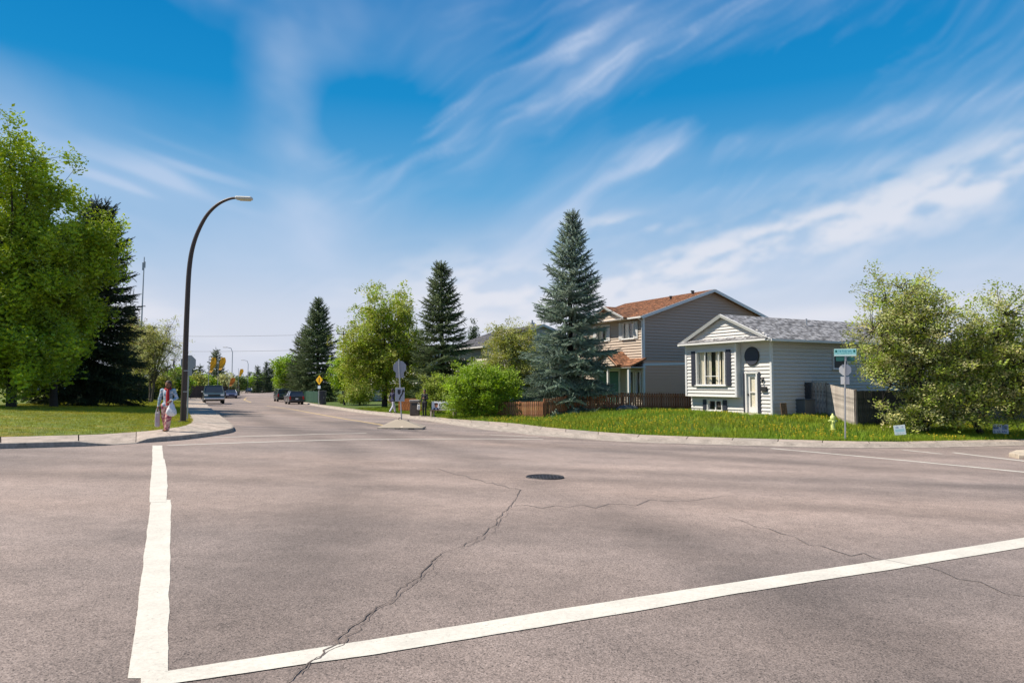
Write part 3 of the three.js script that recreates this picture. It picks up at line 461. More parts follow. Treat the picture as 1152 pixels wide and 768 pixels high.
broadleaf('lilac_bush', 'large bright green bush at the left end of the wooden fence', put(lawnY_R, 543, 43.5), { seed: 44, category: 'bush', h: 3.4, trunkR: .06, fork: .5, limbs: 14, stems: 5, leader: false, crown: [[0, 1.75, 0, 2.05, 1.75, 1.6], [-1.0, 1.3, .2, 1.3, 1.3, 1.2], [1.1, 1.5, 0, 1.2, 1.5, 1.2], [0, .7, .5, 1.9, .8, 1.1]], clumps: 520, per: 9, clumpR: .28, leaf: CL.small, mat: LM.lime, minY: .1, shell: .36 });
broadleaf('lilac_bush', 'smaller bright green bush behind the bench', put(lawnY_R, 490, 49.5), { seed: 45, category: 'bush', h: 2.4, trunkR: .05, fork: .4, limbs: 10, stems: 4, leader: false, crown: [[0, 1.5, 0, 1.1, 1.2, 1.0], [.8, 1.2, 0, .9, 1.0, .9]], clumps: 230, per: 8, clumpR: .26, leaf: CL.small, mat: LM.green, minY: .15, shell: .38 });
broadleaf('blossom_tree', 'pale yellow green blossoming tree left of the blue spruce', put(lawnY_R, 577, 50), { seed: 46, h: 6.2, trunkR: .12, fork: 1.1, limbs: 14, stems: 2, crown: [[0, 3.6, 0, 1.9, 2.8, 1.7], [-.9, 2.4, .3, 1.5, 1.9, 1.4], [.8, 1.9, .3, 1.4, 1.6, 1.4]], clumps: 560, per: 9, clumpR: .34, leaf: CL.small, mat: LM.olive, mat2: LM.flower, mix2: .22, minY: .3 });
broadleaf('apple_tree', 'blossoming crab apple tree between the street name sign and the right edge', put(lawnY_R, 1035, 32.2), { seed: 47, h: 7.2, trunkR: .13, fork: .7, limbs: 24, stems: 4, crown: [[-.4, 4.7, 0, 2.3, 2.9, 2.0], [-1.2, 3.5, .2, 2.0, 2.0, 1.6], [1.3, 3.1, .3, 2.1, 2.5, 1.6], [.3, 1.2, .6, 2.3, 1.3, 1.4], [-.6, .8, .8, 1.8, .9, 1.0]], clumps: 900, per: 7, clumpR: .33, leaf: CL.small, mat: LM.green, mat2: LM.pale, leaf2: CL.small, mix2: .5, name2: 'pale_leaves', minY: .3, twigEvery: 1, shell: .56 });
broadleaf('apple_tree', 'leaning dark trunked tree with drooping leaves at the right edge', put(lawnY_R, 1103, 31.6), { seed: 48, h: 6.2, trunkR: .12, fork: 1.2, lean: [-.5, -.1], limbs: 18, crown: [[1.0, 3.9, 0, 2.0, 2.5, 1.8], [2.6, 2.8, 0, 1.9, 2.2, 1.6], [-.8, 2.8, 0, 1.5, 1.7, 1.4], [1.2, 1.6, .5, 2.2, 1.3, 1.4], [-1.0, 1.4, .3, 1.2, 1.1, 1.2]], clumps: 640, per: 8, clumpR: .33, leaf: CL.small, mat: LM.green, mat2: LM.pale, leaf2: CL.small, mix2: .35, name2: 'young_leaves', minY: .5, bark: M.barkDark, twigEvery: 1, shell: .5 });
// far rows
const farS = [[300, 200, 8.2, 'tall far spruce in the gap at the end of the street'], [306, 215, 7.8, 'far spruce close behind the tall one at the end of the street'], [290, 190, 6.8, 'slim far spruce left of the pair at the street end'], [281, 240, 6.0, 'thin far spruce above the orange banners'], [243, 150, 9.6, 'light green tall far spruce behind the banners'], [248, 142, 6.8, 'dark far spruce in front of the light green tall one'], [217, 130, 5.3, 'dark spruce just right of the stop sign back'], [188, 118, 5.2, 'small dark spruce left of the street lamp'], [263, 250, 5.6, 'small far spruce between the banners'], [225, 155, 6.2, 'small spruce right of the street lamp']];
farS.forEach(([px, d, h, label], i) => spruce('far_spruce', label, put(roadY, px, d), { seed: 60 + i, h, r: h * .24, clear: .6, mat: i === 4 ? SM.olive : SM.far, step: .7, along: .55, sc: 2.0, n: 7, group: 'spruces at the far end of the street' }));
const farT = [[220, 112, 3.6, LM.olive, 'olive bush above the brown board fence'], [232, 118, 3.8, LM.lime, 'yellow green bush behind the brown board fence'], [252, 125, 4.2, LM.pale, 'pale blossoming tree behind the oncoming cars'], [196, 92, 4.2, LM.lime, 'bright green small tree between bare tree and street lamp'], [270, 190, 4.6, LM.farGreen, 'round far tree right of the oncoming cars'], [284, 205, 4.6, LM.lime, 'light green far tree by the bend'], [294, 230, 6.4, LM.lime, 'light green far tree left of the spruce pair'], [318, 170, 5.6, LM.farGreen, 'green far tree above the parked cars'], [180, 88, 2.9, LM.olive, 'low bush by the teal fence']];
farT.forEach(([px, d, h, m, label], i) => broadleaf('far_tree', label, put(roadY, px, d), { seed: 80 + i, h, trunkR: .1, fork: h * .25, limbs: 7, crown: [[0, h * .56, 0, h * .36, h * .42, h * .36], [h * .22, h * .4, 0, h * .28, h * .3, h * .28]], clumps: 90, per: 6, clumpR: .55, leaf: CL.far, mat: m, minY: .3, twigEvery: 3, group: 'small trees along the far street' }));
broadleaf('poplar_tree', 'narrow dark columnar tree rising behind the grey roof', put(lawnY_R, 533, 105), { seed: 49, h: 11.5, trunkR: .15, fork: 2, limbs: 8, crown: [[0, 7, 0, .8, 4.6, .8]], clumps: 150, per: 7, clumpR: .4, leaf: CL.mid, mat: LM.dark, minY: 1 });
const midT = [[8, 96, 5.5, LM.dark, 'dark tree far behind the large leafy tree at the left edge'], [40, 104, 6, LM.farGreen, 'green tree far behind the two leafy trees'], [112, 98, 4.4, LM.dark, 'dark low tree behind the tall dark spruce'], [-60, 90, 6, LM.farGreen, 'green tree beyond the left edge'], [405, 73, 2.6, LM.green, 'rounded bush in front of the white house, right of the birch'], [452, 70, 2.8, LM.olive, 'olive bush under the tall loose tree'], [470, 66, 2.2, LM.green, 'green bush left of the sparse spruce'], [424, 98, 5.5, LM.farGreen, 'green tree behind the white house'], [515, 78, 4.6, LM.olive, 'olive tree beside the grey roofed house'], [1085, 44, 3.4, LM.olive, 'olive tree behind the slate fence'], [1000, 46, 3.0, LM.green, 'green bush behind the slate fence'], [1170, 47, 4.2, LM.green, 'leafy tree behind the white camper'], [20, 130, 7, LM.farGreen, 'farthest green tree at the left edge'], [150, 130, 6, LM.farGreen, 'far green tree behind the olive tree'], [128, 112, 5, LM.dark, 'dark far tree between the spruces']];
midT.forEach(([px, d, h, m, label], i) => broadleaf(h < 3 ? 'garden_bush' : 'garden_tree', label, put(px < 300 ? lawnY_L : lawnY_R, px, d), { seed: 180 + i, category: h < 3 ? 'bush' : 'tree', h, trunkR: .1, fork: h * .2, limbs: 8, crown: [[0, h * .52, 0, h * .42, h * .46, h * .4], [h * .3, h * .36, 0, h * .34, h * .34, h * .3], [-h * .28, h * .34, 0, h * .32, h * .32, h * .3]], clumps: 170, per: 8, clumpR: .42, leaf: h < 3 ? CL.small : CL.mid, mat: m, minY: .15, twigEvery: 3, group: 'garden trees and bushes behind' }));
{ // the wood that closes the view, read as one mass
  const r = rng(500), list = [], l2 = [];
  for (let i = 0; i < 2600; i++) { const px = -900 + r() * 3000, d = 300 + r() * 60, x = (px - 576) / FOCAL * d, hh = (3.0 + 4 * vn(px * .06, 0, 5)) ; const far = px > 300 && px < 330 ? .7 : 1; list.push([V(x, roadY(x, d) + r() * hh * far, -d), rq(r), 2.5 + 2.5 * r(), .7 + .5 * r()]); }
  const o = instanced('far_wood', CL.far, LM.farGreen, list, scene); o.userData.label = 'low belt of far trees along the horizon'; o.userData.category = 'wood';
}
// ---------------------------------------------------------------- houses
const boardGeo = (() => { const s = new THREE.Shape([[0, 0], [.064, 0], [.008, 1], [0, 1]].map(p => new THREE.Vector2(...p))); return new THREE.ExtrudeGeometry(s, { depth: 1, bevelEnabled: false }).rotateY(Math.PI / 2).scale(1, 1, 1); })();
// after the turn the board runs along x from 0 to 1, its face looks along -z; mirror so that it looks along +z
boardGeo.applyMatrix4(new THREE.Matrix4().makeScale(1, 1, -1)); boardGeo.setIndex([...Array(boardGeo.attributes.position.count).keys()].reduce((a, v, i) => { if (i % 3 === 0) a.push(i, i + 2, i + 1); return a; }, [])); boardGeo.computeVertexNormals();
function rowSpan(out, y) { let a = 1e9, b = -1e9; for (let i = 0; i < out.length; i++) { const p = out[i], q = out[(i + 1) % out.length]; if ((p[1] - y) * (q[1] - y) <= 0 && p[1] !== q[1]) { const x = p[0] + (q[0] - p[0]) * (y - p[1]) / (q[1] - p[1]); a = Math.min(a, x); b = Math.max(b, x); } } return [a, b]; }
function placed(o, p, turn) { o.position.set(...p); o.rotation.y = turn; return o; }
function wall(house, out, p, turn, mats, holes = [], bh = .19, core = M.trim) {      // out: outline in wall x,y; holes [x0, y0, x1, y1]; mats(row y) -> material
  const s = new THREE.Shape(out.map(q => new THREE.Vector2(...q)));
  for (const h of holes) s.holes.push(new THREE.Path([[h[0], h[1]], [h[2], h[1]], [h[2], h[3]], [h[0], h[3]]].map(q => new THREE.Vector2(...q))));
  const w = placed(mesh('wall', new THREE.ExtrudeGeometry(s, { depth: .1, bevelEnabled: false }).translate(0, 0, -.1), core, house), p, turn);
  const y0 = Math.min(...out.map(q => q[1])), y1 = Math.max(...out.map(q => q[1]));
  for (let y = y0; y < y1 - .03; y += bh) {
    const hh = Math.min(bh, y1 - y), [a, b] = rowSpan(out, y + hh * .5); if (b - a < .05) continue;
    let spans = [[a, b]];
    for (const h of holes) if (y + hh > h[1] + .01 && y < h[3] - .01) spans = spans.flatMap(([u, v]) => [[u, Math.min(v, h[0])], [Math.max(u, h[2]), v]]).filter(([u, v]) => v - u > .02);
    for (const [u, v] of spans) { const m = mesh('siding_board', boardGeo, mats(y), w); m.position.set(u, y, .002); m.scale.set(v - u, hh, 1); }
  }
  return w;
}
function windowIn(house, p, turn, x0, y0, x1, y1, o = {}) {       // frame with panes; cols as list of fractions
  const f = .06, W = x1 - x0, H = y1 - y0, bars = [box(W + .1, f, .16, (x0 + x1) / 2, y0, .03), box(W + .1, f, .16, (x0 + x1) / 2, y1, .03), box(f, H, .158, x0, (y0 + y1) / 2, .03), box(f, H, .158, x1, (y0 + y1) / 2, .03)];
  for (const c of o.cols ?? []) bars.push(box(.05, H, .07, x0 + W * c, (y0 + y1) / 2, 0));
  for (const c of o.rows ?? []) bars.push(box(W * (c[1] - c[0]), .04, .06, x0 + W * (c[0] + c[1]) / 2, y0 + H * c[2], 0));
  const w = placed(mesh('window', merge(bars), M.white, house), p, turn);
  const cs = [0, ...(o.cols ?? []), 1];
  for (let i = 0; i < cs.length - 1; i++) mesh('pane', box((cs[i + 1] - cs[i]) * W - .03, H - .03, .012, x0 + W * (cs[i] + cs[i + 1]) / 2, (y0 + y1) / 2, -.025 + i * .001), M.pane, w);
  mesh('sill', rbox(W + .22, .05, .2, (x0 + x1) / 2, y0 - .05, .06, .01), M.white, w);
  for (const [a, b, m] of o.curtains ?? []) {                      // hanging folds behind the glass
    const n = 24, pos = [], idx = []; for (let k = 0; k <= n; k++) { const t = k / n, x = x0 + W * mix(a, b, t), z = -.16 + .02 * Math.sin(t * (b - a) * W * 38); pos.push(x, y0, z, x, y1, z); } for (let k = 0; k < n; k++) { const q = k * 2; idx.push(q, q + 2, q + 1, q + 1, q + 2, q + 3); }
    const g = new THREE.BufferGeometry(); g.setAttribute('position', new THREE.Float32BufferAttribute(pos, 3)); g.setIndex(idx); g.computeVertexNormals(); mesh('curtain', g, m, w);
  }
  return w;
}
function shutter(house, p, turn, x0, x1, y0, y1, m) {
  const g = [box(x1 - x0, y1 - y0, .025, (x0 + x1) / 2, (y0 + y1) / 2, .085)]; for (let y = y0 + .06; y < y1 - .05; y += .07) g.push(box((x1 - x0) * .76, .035, .016, (x0 + x1) / 2, y, .102));
  return placed(mesh('shutter', merge(g), m, house), p, turn);
}
function slope(house, name, e0, e1, r1, r0, m, th = .09) {         // roof plane: eave e0-e1, ridge r0-r1, laid in courses
  const E0 = V(...e0), E1 = V(...e1), R0 = V(...r0), R1 = V(...r1), n = V(0, 0, 0).crossVectors(E1.clone().sub(E0), R0.clone().sub(E0)).normalize(); if (n.y < 0) n.negate();
  const L = E0.distanceTo(R0), W = E0.distanceTo(E1), rows = Math.max(2, Math.round(L / .16)), pos = [], uv = [];
  const quad = (a, b, c, d, ua, ub, uc, ud) => { for (const [p, u] of [[a, ua], [b, ub], [c, uc], [a, ua], [c, uc], [d, ud]]) { pos.push(p.x, p.y, p.z); uv.push(u[0], u[1]); } };
  const P = (s, t, k) => E0.clone().lerp(E1, s).lerp(R0.clone().lerp(R1, s), t).addScaledVector(n, k);
  for (let i = 0; i < rows; i++) { const t0 = i / rows, t1 = (i + 1) / rows, y0 = t0 * L, y1 = t1 * L; quad(P(0, t0, .022), P(1, t0, .022), P(1, t1, .006), P(0, t1, .006), [0, y0], [W, y0], [W, y1], [0, y1]); quad(P(0, t0, .0), P(1, t0, .0), P(1, t0, .022), P(0, t0, .022), [0, y0], [W, y0], [W, y0 + .02], [0, y0 + .02]); }
  const B = (s, t) => P(s, t, -th), u = [0, 0];
  quad(B(0, 0), B(0, 1), B(1, 1), B(1, 0), u, u, u, u); quad(B(0, 0), B(1, 0), P(1, 0, 0), P(0, 0, 0), u, u, u, u); quad(B(0, 1), P(0, 1, .006), P(1, 1, .006), B(1, 1), u, u, u, u); quad(B(0, 0), P(0, 0, .006), P(0, 1, .006), B(0, 1), u, u, u, u); quad(B(1, 0), B(1, 1), P(1, 1, .006), P(1, 0, .006), u, u, u, u);
  return mesh(name, fromTris(pos, uv), m, house);
}
function bar(house, name, a, b, w, h, m) {                         // straight board between two points
  const A = V(...a), B = V(...b), g = new THREE.BoxGeometry(w, h, A.distanceTo(B)), o = mesh(name, g, m, house); o.position.copy(A).lerp(B, .5); o.quaternion.setFromUnitVectors(V(0, 0, 1), B.clone().sub(A).normalize()); return o;
}
const HM = {
  sidingWhite: mat(.60, .575, .545, .6), sidingShaded: mat(.50, .48, .46, .6), shingleGrey: mat(.50, .50, .50, .95, { map: T.shingle }), shingleRust: mat(.46, .215, .105, .95, { map: T.shingle }), shingleDark: mat(.20, .20, .22, .95, { map: T.shingle }),  // side walls: the white siding again, with shade put into a darker colour
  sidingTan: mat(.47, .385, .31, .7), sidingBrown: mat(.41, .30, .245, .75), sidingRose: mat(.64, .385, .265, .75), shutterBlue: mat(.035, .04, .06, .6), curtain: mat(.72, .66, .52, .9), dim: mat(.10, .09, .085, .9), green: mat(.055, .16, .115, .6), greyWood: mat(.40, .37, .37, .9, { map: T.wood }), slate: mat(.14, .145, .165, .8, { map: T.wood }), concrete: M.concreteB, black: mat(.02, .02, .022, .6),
};
const PHI = -Math.acos(.47);
const RIGHT = Math.PI / 2;                                         // turn of a wall that looks along +x
{ // white bi-level house on the corner
  const base = V(.365 * 36, 0, -36); base.y = .04;
  const H = thing('bungalow', 'white sided house with round black wall plaque and grey shingle roof on the corner', 'house', base, PHI);
  const W = 5.85, D = 12, E = 3.98, f0 = [-W, 0, 0], s0 = [0, 0, 0], b0 = [-W, 0, .34];
  mesh('foundation', box(W + .02, .9, D, -W / 2, -.33, -D / 2), HM.concrete, H);
  const door = [W - 1.62, .16, W - .88, 2.22], bw = [W - 4.5, .22, W - 3.39, .76];
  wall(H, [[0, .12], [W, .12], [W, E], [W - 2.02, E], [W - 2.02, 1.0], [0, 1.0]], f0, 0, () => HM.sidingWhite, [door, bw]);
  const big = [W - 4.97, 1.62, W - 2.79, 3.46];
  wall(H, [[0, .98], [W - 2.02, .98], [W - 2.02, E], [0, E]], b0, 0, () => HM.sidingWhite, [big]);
  mesh('bay_floor', box(W - 2.02, .1, .34, -W + (W - 2.02) / 2, 1.0, .16), M.trim, H); mesh('bay_side', box(.1, E - 1.06, .28, -2.08, (E + 1.05) / 2, .14), M.trim, H);
  wall(H, [[0, .12], [D, .12], [D, E], [0, E]], s0, RIGHT, () => HM.sidingShaded, []);
  for (const [x, z, y0] of [[.0, .0, .1], [-2.03, .36, .97], [-W, .36, .97]]) mesh('corner_trim', rbox(.13, E - y0, .13, x, (E + y0) / 2, z, .01), M.trim, H);
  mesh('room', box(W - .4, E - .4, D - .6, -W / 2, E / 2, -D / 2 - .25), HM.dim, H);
  windowIn(H, b0, 0, ...big, { cols: [.28, .76], rows: [[.28, .76, .26]], curtains: [[.0, .2, HM.curtain], [.28, .42, HM.curtain], [.58, .76, HM.curtain], [.80, 1, HM.curtain]] });
  shutter(H, b0, 0, big[0] - .42, big[0] - .1, big[1] - .05, big[3] + .06, HM.shutterBlue); shutter(H, b0, 0, big[2] + .1, big[2] + .42, big[1] - .05, big[3] + .06, HM.shutterBlue);
  windowIn(H, f0, 0, ...bw, { cols: [.5] }); shutter(H, f0, 0, bw[0] - .36, bw[0] - .08, bw[1] - .04, bw[3] + .04, HM.shutterBlue); shutter(H, f0, 0, bw[2] + .08, bw[2] + .36, bw[1] - .04, bw[3] + .04, HM.shutterBlue);
  // door
  const fr = placed(mesh('door_frame', merge([box(.09, 2.12, .2, door[0], 1.2, .03), box(.09, 2.12, .2, door[2], 1.2, .03), box(.92, .09, .2, (door[0] + door[2]) / 2, 2.26, .03)]), M.white, H), f0, 0);
  const dr = placed(mesh('door', merge([box(.66, .32, .05, (door[0] + door[2]) / 2, .32, 0), box(.66, .16, .05, (door[0] + door[2]) / 2, 2.12, 0), box(.15, 2.04, .048, door[0] + .12, 1.2, 0), box(.15, 2.04, .048, door[2] - .12, 1.2, 0), box(.5, .05, .045, (door[0] + door[2]) / 2, 1.24, 0)]), M.white, H), f0, 0);
  mesh('pane', box(.46, 1.58, .012, (door[0] + door[2]) / 2, 1.26, -.01), M.pane, dr); mesh('blind', box(.5, 1.6, .012, (door[0] + door[2]) / 2, 1.26, -.06), HM.curtain, dr); mesh('handle', rbox(.03, .12, .06, door[0] + .1, 1.12, .05, .01), HM.black, dr);
  shutter(H, f0, 0, door[0] - .2, door[0] - .06, .16, 2.3, HM.shutterBlue); shutter(H, f0, 0, door[2] + .06, door[2] + .2, .16, 2.3, HM.shutterBlue);
  mesh('step', rbox(1.5, .3, .7, -1.25, .0, .36, .02), M.cast, H);
  placed(mesh('plaque', cyl(.46, .46, .06, W - 1.2, 0, 0, 40).rotateX(Math.PI / 2).translate(0, 3.12, .09), HM.shutterBlue, H), f0, 0);
  placed(mesh('plaque_rim', new THREE.TorusGeometry(.46, .035, 8, 40).translate(W - 1.2, 3.12, .09), HM.black, H), f0, 0);
  const lamp = placed(mesh('wall_lamp', merge([cyl(.06, .03, .22, W - .5, 1.82, .12, 8), box(.04, .04, .14, W - .5, 2.0, .07), cyl(.03, .08, .08, W - .5, 1.98, .12, 8)]), HM.black, H), f0, 0);
  placed(mesh('mailbox', rbox(.36, .24, .14, W - .42, 1.42, .10, .02), HM.black, H), f0, 0);
  // side wall: window, meter box, downpipe
  windowIn(H, s0, RIGHT, 4.6, 2.5, 5.7, 3.4, { cols: [.5] });
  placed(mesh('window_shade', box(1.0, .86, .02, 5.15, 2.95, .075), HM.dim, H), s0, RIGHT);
  // roof
  const cx = -W / 2, ro = .45, zf = .56, zb = -D - .4, ry = 5.42, ey = 3.93;
  slope(H, 'roof', [.0 + ro, ey, zf], [ro, ey, zb], [cx, ry, zb], [cx, ry, zf], HM.shingleGrey); slope(H, 'roof', [-W - ro, ey, zb], [-W - ro, ey, zf], [cx, ry, zf], [cx, ry, zb], HM.shingleGrey);
  const gw = W / 2 + .1; wall(H, [[-gw, 4.12], [gw, 4.12], [0, 5.28]], [cx, 0, .30], 0, () => HM.sidingWhite, [], .17);
  slope(H, 'pent_roof', [-W - ro + .05, 3.98, zf + .12], [ro - .05, 3.98, zf + .12], [ro - .35, 4.16, .34], [-W - ro + .35, 4.16, .34], HM.shingleGrey, .05);
  bar(H, 'rake_board', [cx, ry - .06, zf + .02], [ro, ey - .05, zf + .02], .04, .17, M.white); bar(H, 'rake_board', [cx, ry - .06, zf + .02], [-W - ro, ey - .05, zf + .02], .04, .17, M.white);
  mesh('soffit', box(W + 2 * ro - .04, .03, zf + .4, cx, ey - .07, zf / 2 - .1), M.trim, H); mesh('soffit', box(ro + .1, .03, D, ro / 2 - .06, ey - .075, -D / 2 - .3), M.trim, H);
  mesh('eaves_gutter', box(.1, .11, zf - zb, ro + .06, ey - .06, (zf + zb) / 2), M.white, H); mesh('eaves_gutter', box(W + 2 * ro - .3, .09, .08, cx, 3.9, zf + .15), M.white, H);
  mesh('vent_pipe', cyl(.05, .05, .4, cx + 1.0, 5.15, -5, 10), M.steel, H);
}
{ // brown two-storey duplex
  const D0 = 48, base = V((724 - 576) / FOCAL * D0, .15, -D0), W = 9.5, S = 12.2, E = 6.2, pk = 8.2;
  const H = thing('duplex_house', 'brown two storey house with rust orange roof behind the blue spruce', 'house', base, PHI), f0 = [-W, 0, 0], s0 = [0, 0, 0];
  const w1 = [W - 2.2, 4.7, W - .9, 5.8], w2 = [W - 5.4, 4.7, W - 4.1, 5.8], d1 = [W - 1.75, .3, W - 1.0, 2.4], w3 = [W - .75, .9, W - .25, 2.4], gd = [W - 5.2, .2, W - 2.7, 2.45];
  wall(H, [[0, 0], [W, 0], [W, E], [0, E]], f0, 0, () => HM.sidingTan, [w1, w2, d1, w3, gd]);
  wall(H, [[0, 0], [S, 0], [S, E], [S / 2, pk], [0, E]], s0, RIGHT, y => y < 2.95 ? HM.sidingRose : HM.sidingBrown, [], .21, HM.sidingBrown);
  bar(H, 'belt_trim', [.05, 2.86, .02], [.05, 3.2, -S], .05, .15, M.trim);
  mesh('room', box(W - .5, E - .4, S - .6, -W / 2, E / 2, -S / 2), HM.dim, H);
  for (const w of [w1, w2]) { windowIn(H, f0, 0, ...w, { cols: [.5], curtains: [[.0, .3, HM.curtain], [.62, 1, HM.curtain]] }); shutter(H, f0, 0, w[0] - .42, w[0] - .08, w[1] - .05, w[3] + .05, M.white); shutter(H, f0, 0, w[2] + .08, w[2] + .42, w[1] - .05, w[3] + .05, M.white); }
  windowIn(H, f0, 0, ...w3, {}); 
  const dr = placed(mesh('door', box(.6, 2.05, .05, (d1[0] + d1[2]) / 2, 1.35, 0), HM.shutterBlue, H), f0, 0); mesh('pane', box(.3, 1.5, .02, (d1[0] + d1[2]) / 2, 1.45, .03), M.glass, dr); mesh('handle', rbox(.03, .1, .06, d1[0] + .14, 1.25, .05, .01), M.chrome, dr);
  placed(mesh('door_frame', merge([box(.14, 2.2, .12, d1[0], 1.35, .03), box(.14, 2.2, .12, d1[2], 1.35, .03), box(.9, .14, .12, (d1[0] + d1[2]) / 2, 2.45, .03)]), M.white, H), f0, 0);
  const gdo = placed(mesh('garage_door', box(2.4, 2.2, .05, (gd[0] + gd[2]) / 2, 1.3, -.01), HM.green, H), f0, 0); for (let i = 0; i < 4; i++) mesh('door_panel', rbox(2.3, .48, .03, (gd[0] + gd[2]) / 2, .52 + i * .53, .025, .01), HM.green, gdo);
  placed(mesh('garage_frame', merge([box(.16, 2.4, .12, gd[0] - .08, 1.3, .03), box(.16, 2.4, .12, gd[2] + .08, 1.3, .03), box(2.8, .16, .12, (gd[0] + gd[2]) / 2, 2.53, .03)]), M.white, H), f0, 0);
  for (const y of [[0, 2.9], [3.2, E]]) mesh('corner_trim', rbox(.16, y[1] - y[0], .16, .0, (y[0] + y[1]) / 2, .0, .01), M.trim, H);
  const cz = -S / 2, ro = .45, ey = E - .08, ox = .45;
  const rs = (pk - E) / (S / 2), ye = ey - ro * rs + .1;
  slope(H, 'roof', [-W - ox, ye, ro], [ox, ye, ro], [ox, pk + .1, cz], [-W - ox, pk + .1, cz], HM.shingleRust); slope(H, 'roof', [ox, ye, -S - ro], [-W - ox, ye, -S - ro], [-W - ox, pk + .1, cz], [ox, pk + .1, cz], HM.shingleRust);
  bar(H, 'rake_board', [ox + .02, pk + .02, cz], [ox + .02, ye - .06, ro], .04, .2, M.trim); bar(H, 'rake_board', [ox + .02, pk + .02, cz], [ox + .02, ye - .06, -S - ro], .04, .2, M.trim);
  mesh('eaves_gutter', box(W + 2 * ox, .11, .1, -W / 2, ye - .04, ro + .06), M.white, H);
  // front cross gable
  const gx = -3.35, gz = .5, gh = 2.3, gy = ey + .0, ga = gy + .95;
  wall(H, [[-gh + .3, gy - .05], [gh - .3, gy - .05], [0, ga - .14]], [gx, 0, gz], 0, () => HM.sidingTan, [], .19);
  slope(H, 'gable_roof', [gx + gh, gy, gz + .35], [gx + gh, gy, -3], [gx, ga, -3], [gx, ga, gz + .35], HM.shingleRust); slope(H, 'gable_roof', [gx - gh, gy, -3], [gx - gh, gy, gz + .35], [gx, ga, gz + .35], [gx, ga, -3], HM.shingleRust);
  bar(H, 'gable_board', [gx, ga - .07, gz + .37], [gx + gh, gy - .07, gz + .37], .04, .16, M.white); bar(H, 'gable_board', [gx, ga - .07, gz + .37], [gx - gh, gy - .07, gz + .37], .04, .16, M.white); mesh('gable_soffit', box(gh * 2 - .4, .04, .9, gx, gy - .1, gz / 2 + .1), M.trim, H);
  // porch roof with its own small gable
  slope(H, 'porch_roof', [-6, 2.75, 1.35], [.35, 2.75, 1.35], [.35, 3.3, .02], [-6, 3.3, .02], HM.shingleRust); mesh('porch_soffit', box(6.3, .05, 1.3, -2.83, 2.66, .66), M.trim, H);
  const px = -2.3; slope(H, 'porch_gable', [px + 1.5, 2.85, 1.6], [px + 1.5, 2.85, .05], [px, 3.85, .05], [px, 3.85, 1.6], HM.shingleRust); slope(H, 'porch_gable', [px - 1.5, 2.85, .05], [px - 1.5, 2.85, 1.6], [px, 3.85, 1.6], [px, 3.85, .05], HM.shingleRust); wall(H, [[-1.25, 2.8], [1.25, 2.8], [0, 3.65]], [px, 0, 1.36], 0, () => HM.sidingTan, [], .17);
  bar(H, 'porch_board', [px, 3.77, 1.62], [px + 1.5, 2.77, 1.62], .04, .14, mat(.5, .27, .17, .8)); bar(H, 'porch_board', [px, 3.77, 1.62], [px - 1.5, 2.77, 1.62], .04, .14, mat(.5, .27, .17, .8));
  for (const x of [-.1, -2.45, -5.7]) mesh('porch_post', rbox(.15, 2.6, .15, x, 1.35, 1.15, .01), M.white, H);
  mesh('downpipe', tube([V(.02, 6, .5), V(.02, 5.8, .12), V(.02, 3.3, .12)], [.045, .045, .045], 6), M.white, H);
  for (const [x, z] of [[-2.5, -4.6], [-1.0, -5.4], [-1.3, -5.6]]) mesh('roof_vent', merge([cyl(.07, .07, .35, x, pk - .1 - Math.abs(z - cz) * rs + .2, z, 10), cyl(.11, .11, .08, x, pk - .1 - Math.abs(z - cz) * rs + .4, z, 10)]), HM.black, H);
}
// plainer two-storey row houses behind the trees
function rowHouse(label, base, W, S, E, pk, wallM, roofM, group) {
  const H = thing('row_house', label, 'house', base, PHI, group), f0 = [-W, 0, 0], wins = []; for (let x = .9; x < W - 1; x += 2.4) wins.push([x, .9, x + 1.1, 2.1], [x, 3.3, x + 1.1, 4.4]);
  wall(H, [[0, 0], [W, 0], [W, E], [0, E]], f0, 0, () => wallM, wins, .3); wall(H, [[0, 0], [S, 0], [S, E], [S / 2, pk], [0, E]], [0, 0, 0], RIGHT, () => HM.sidingShaded, [], .3);
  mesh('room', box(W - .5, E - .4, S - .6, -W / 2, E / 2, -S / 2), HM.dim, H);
  for (const w of wins) windowIn(H, f0, 0, ...w, { cols: [.5], curtains: [[0, .3, HM.curtain]] });
  const ro = .5, ye = E - .15; slope(H, 'roof', [-W - .4, ye, ro], [.4, ye, ro], [.4, pk + .1, -S / 2], [-W - .4, pk + .1, -S / 2], roofM); slope(H, 'roof', [.4, ye, -S - ro], [-W - .4, ye, -S - ro], [-W - .4, pk + .1, -S / 2], [.4, pk + .1, -S / 2], roofM);
  bar(H, 'rake_board', [.42, pk, -S / 2], [.42, ye - .05, ro], .04, .2, M.white); bar(H, 'rake_board', [.42, pk, -S / 2], [.42, ye - .05, -S - ro], .04, .2, M.white); mesh('eaves_gutter', box(W + .8, .12, .1, -W / 2, ye - .05, ro + .06), M.white, H);
  const dr = placed(mesh('door', box(.9, 2.05, .05, W - .65, 1.05, .05), M.white, H), f0, 0); mesh('handle', rbox(.03, .1, .06, W - .95, 1.0, .1, .01), HM.black, dr);
  mesh('chimney', merge([box(.35, .9, .35, -2.4, pk, -S / 2 - .4), cyl(.09, .09, .3, -2.4, pk + .55, -S / 2 - .4, 8)]), M.steel, H); return H;
}
{ const d = 62, x = (548 - 576) / FOCAL * d; rowHouse('grey roofed white house between the sparse spruce and the pale blossoming tree', V(x, -.2, -d), 9, 11, 5.3, 7.2, HM.sidingWhite, HM.shingleDark, 'row houses behind the trees'); }
{ const d = 80, x = (474 - 576) / FOCAL * d; rowHouse('white house hidden behind the tall loose olive tree', V(x, -.5, -d), 12, 9, 4.9, 6.4, M.white, HM.shingleDark, 'row houses behind the trees'); }
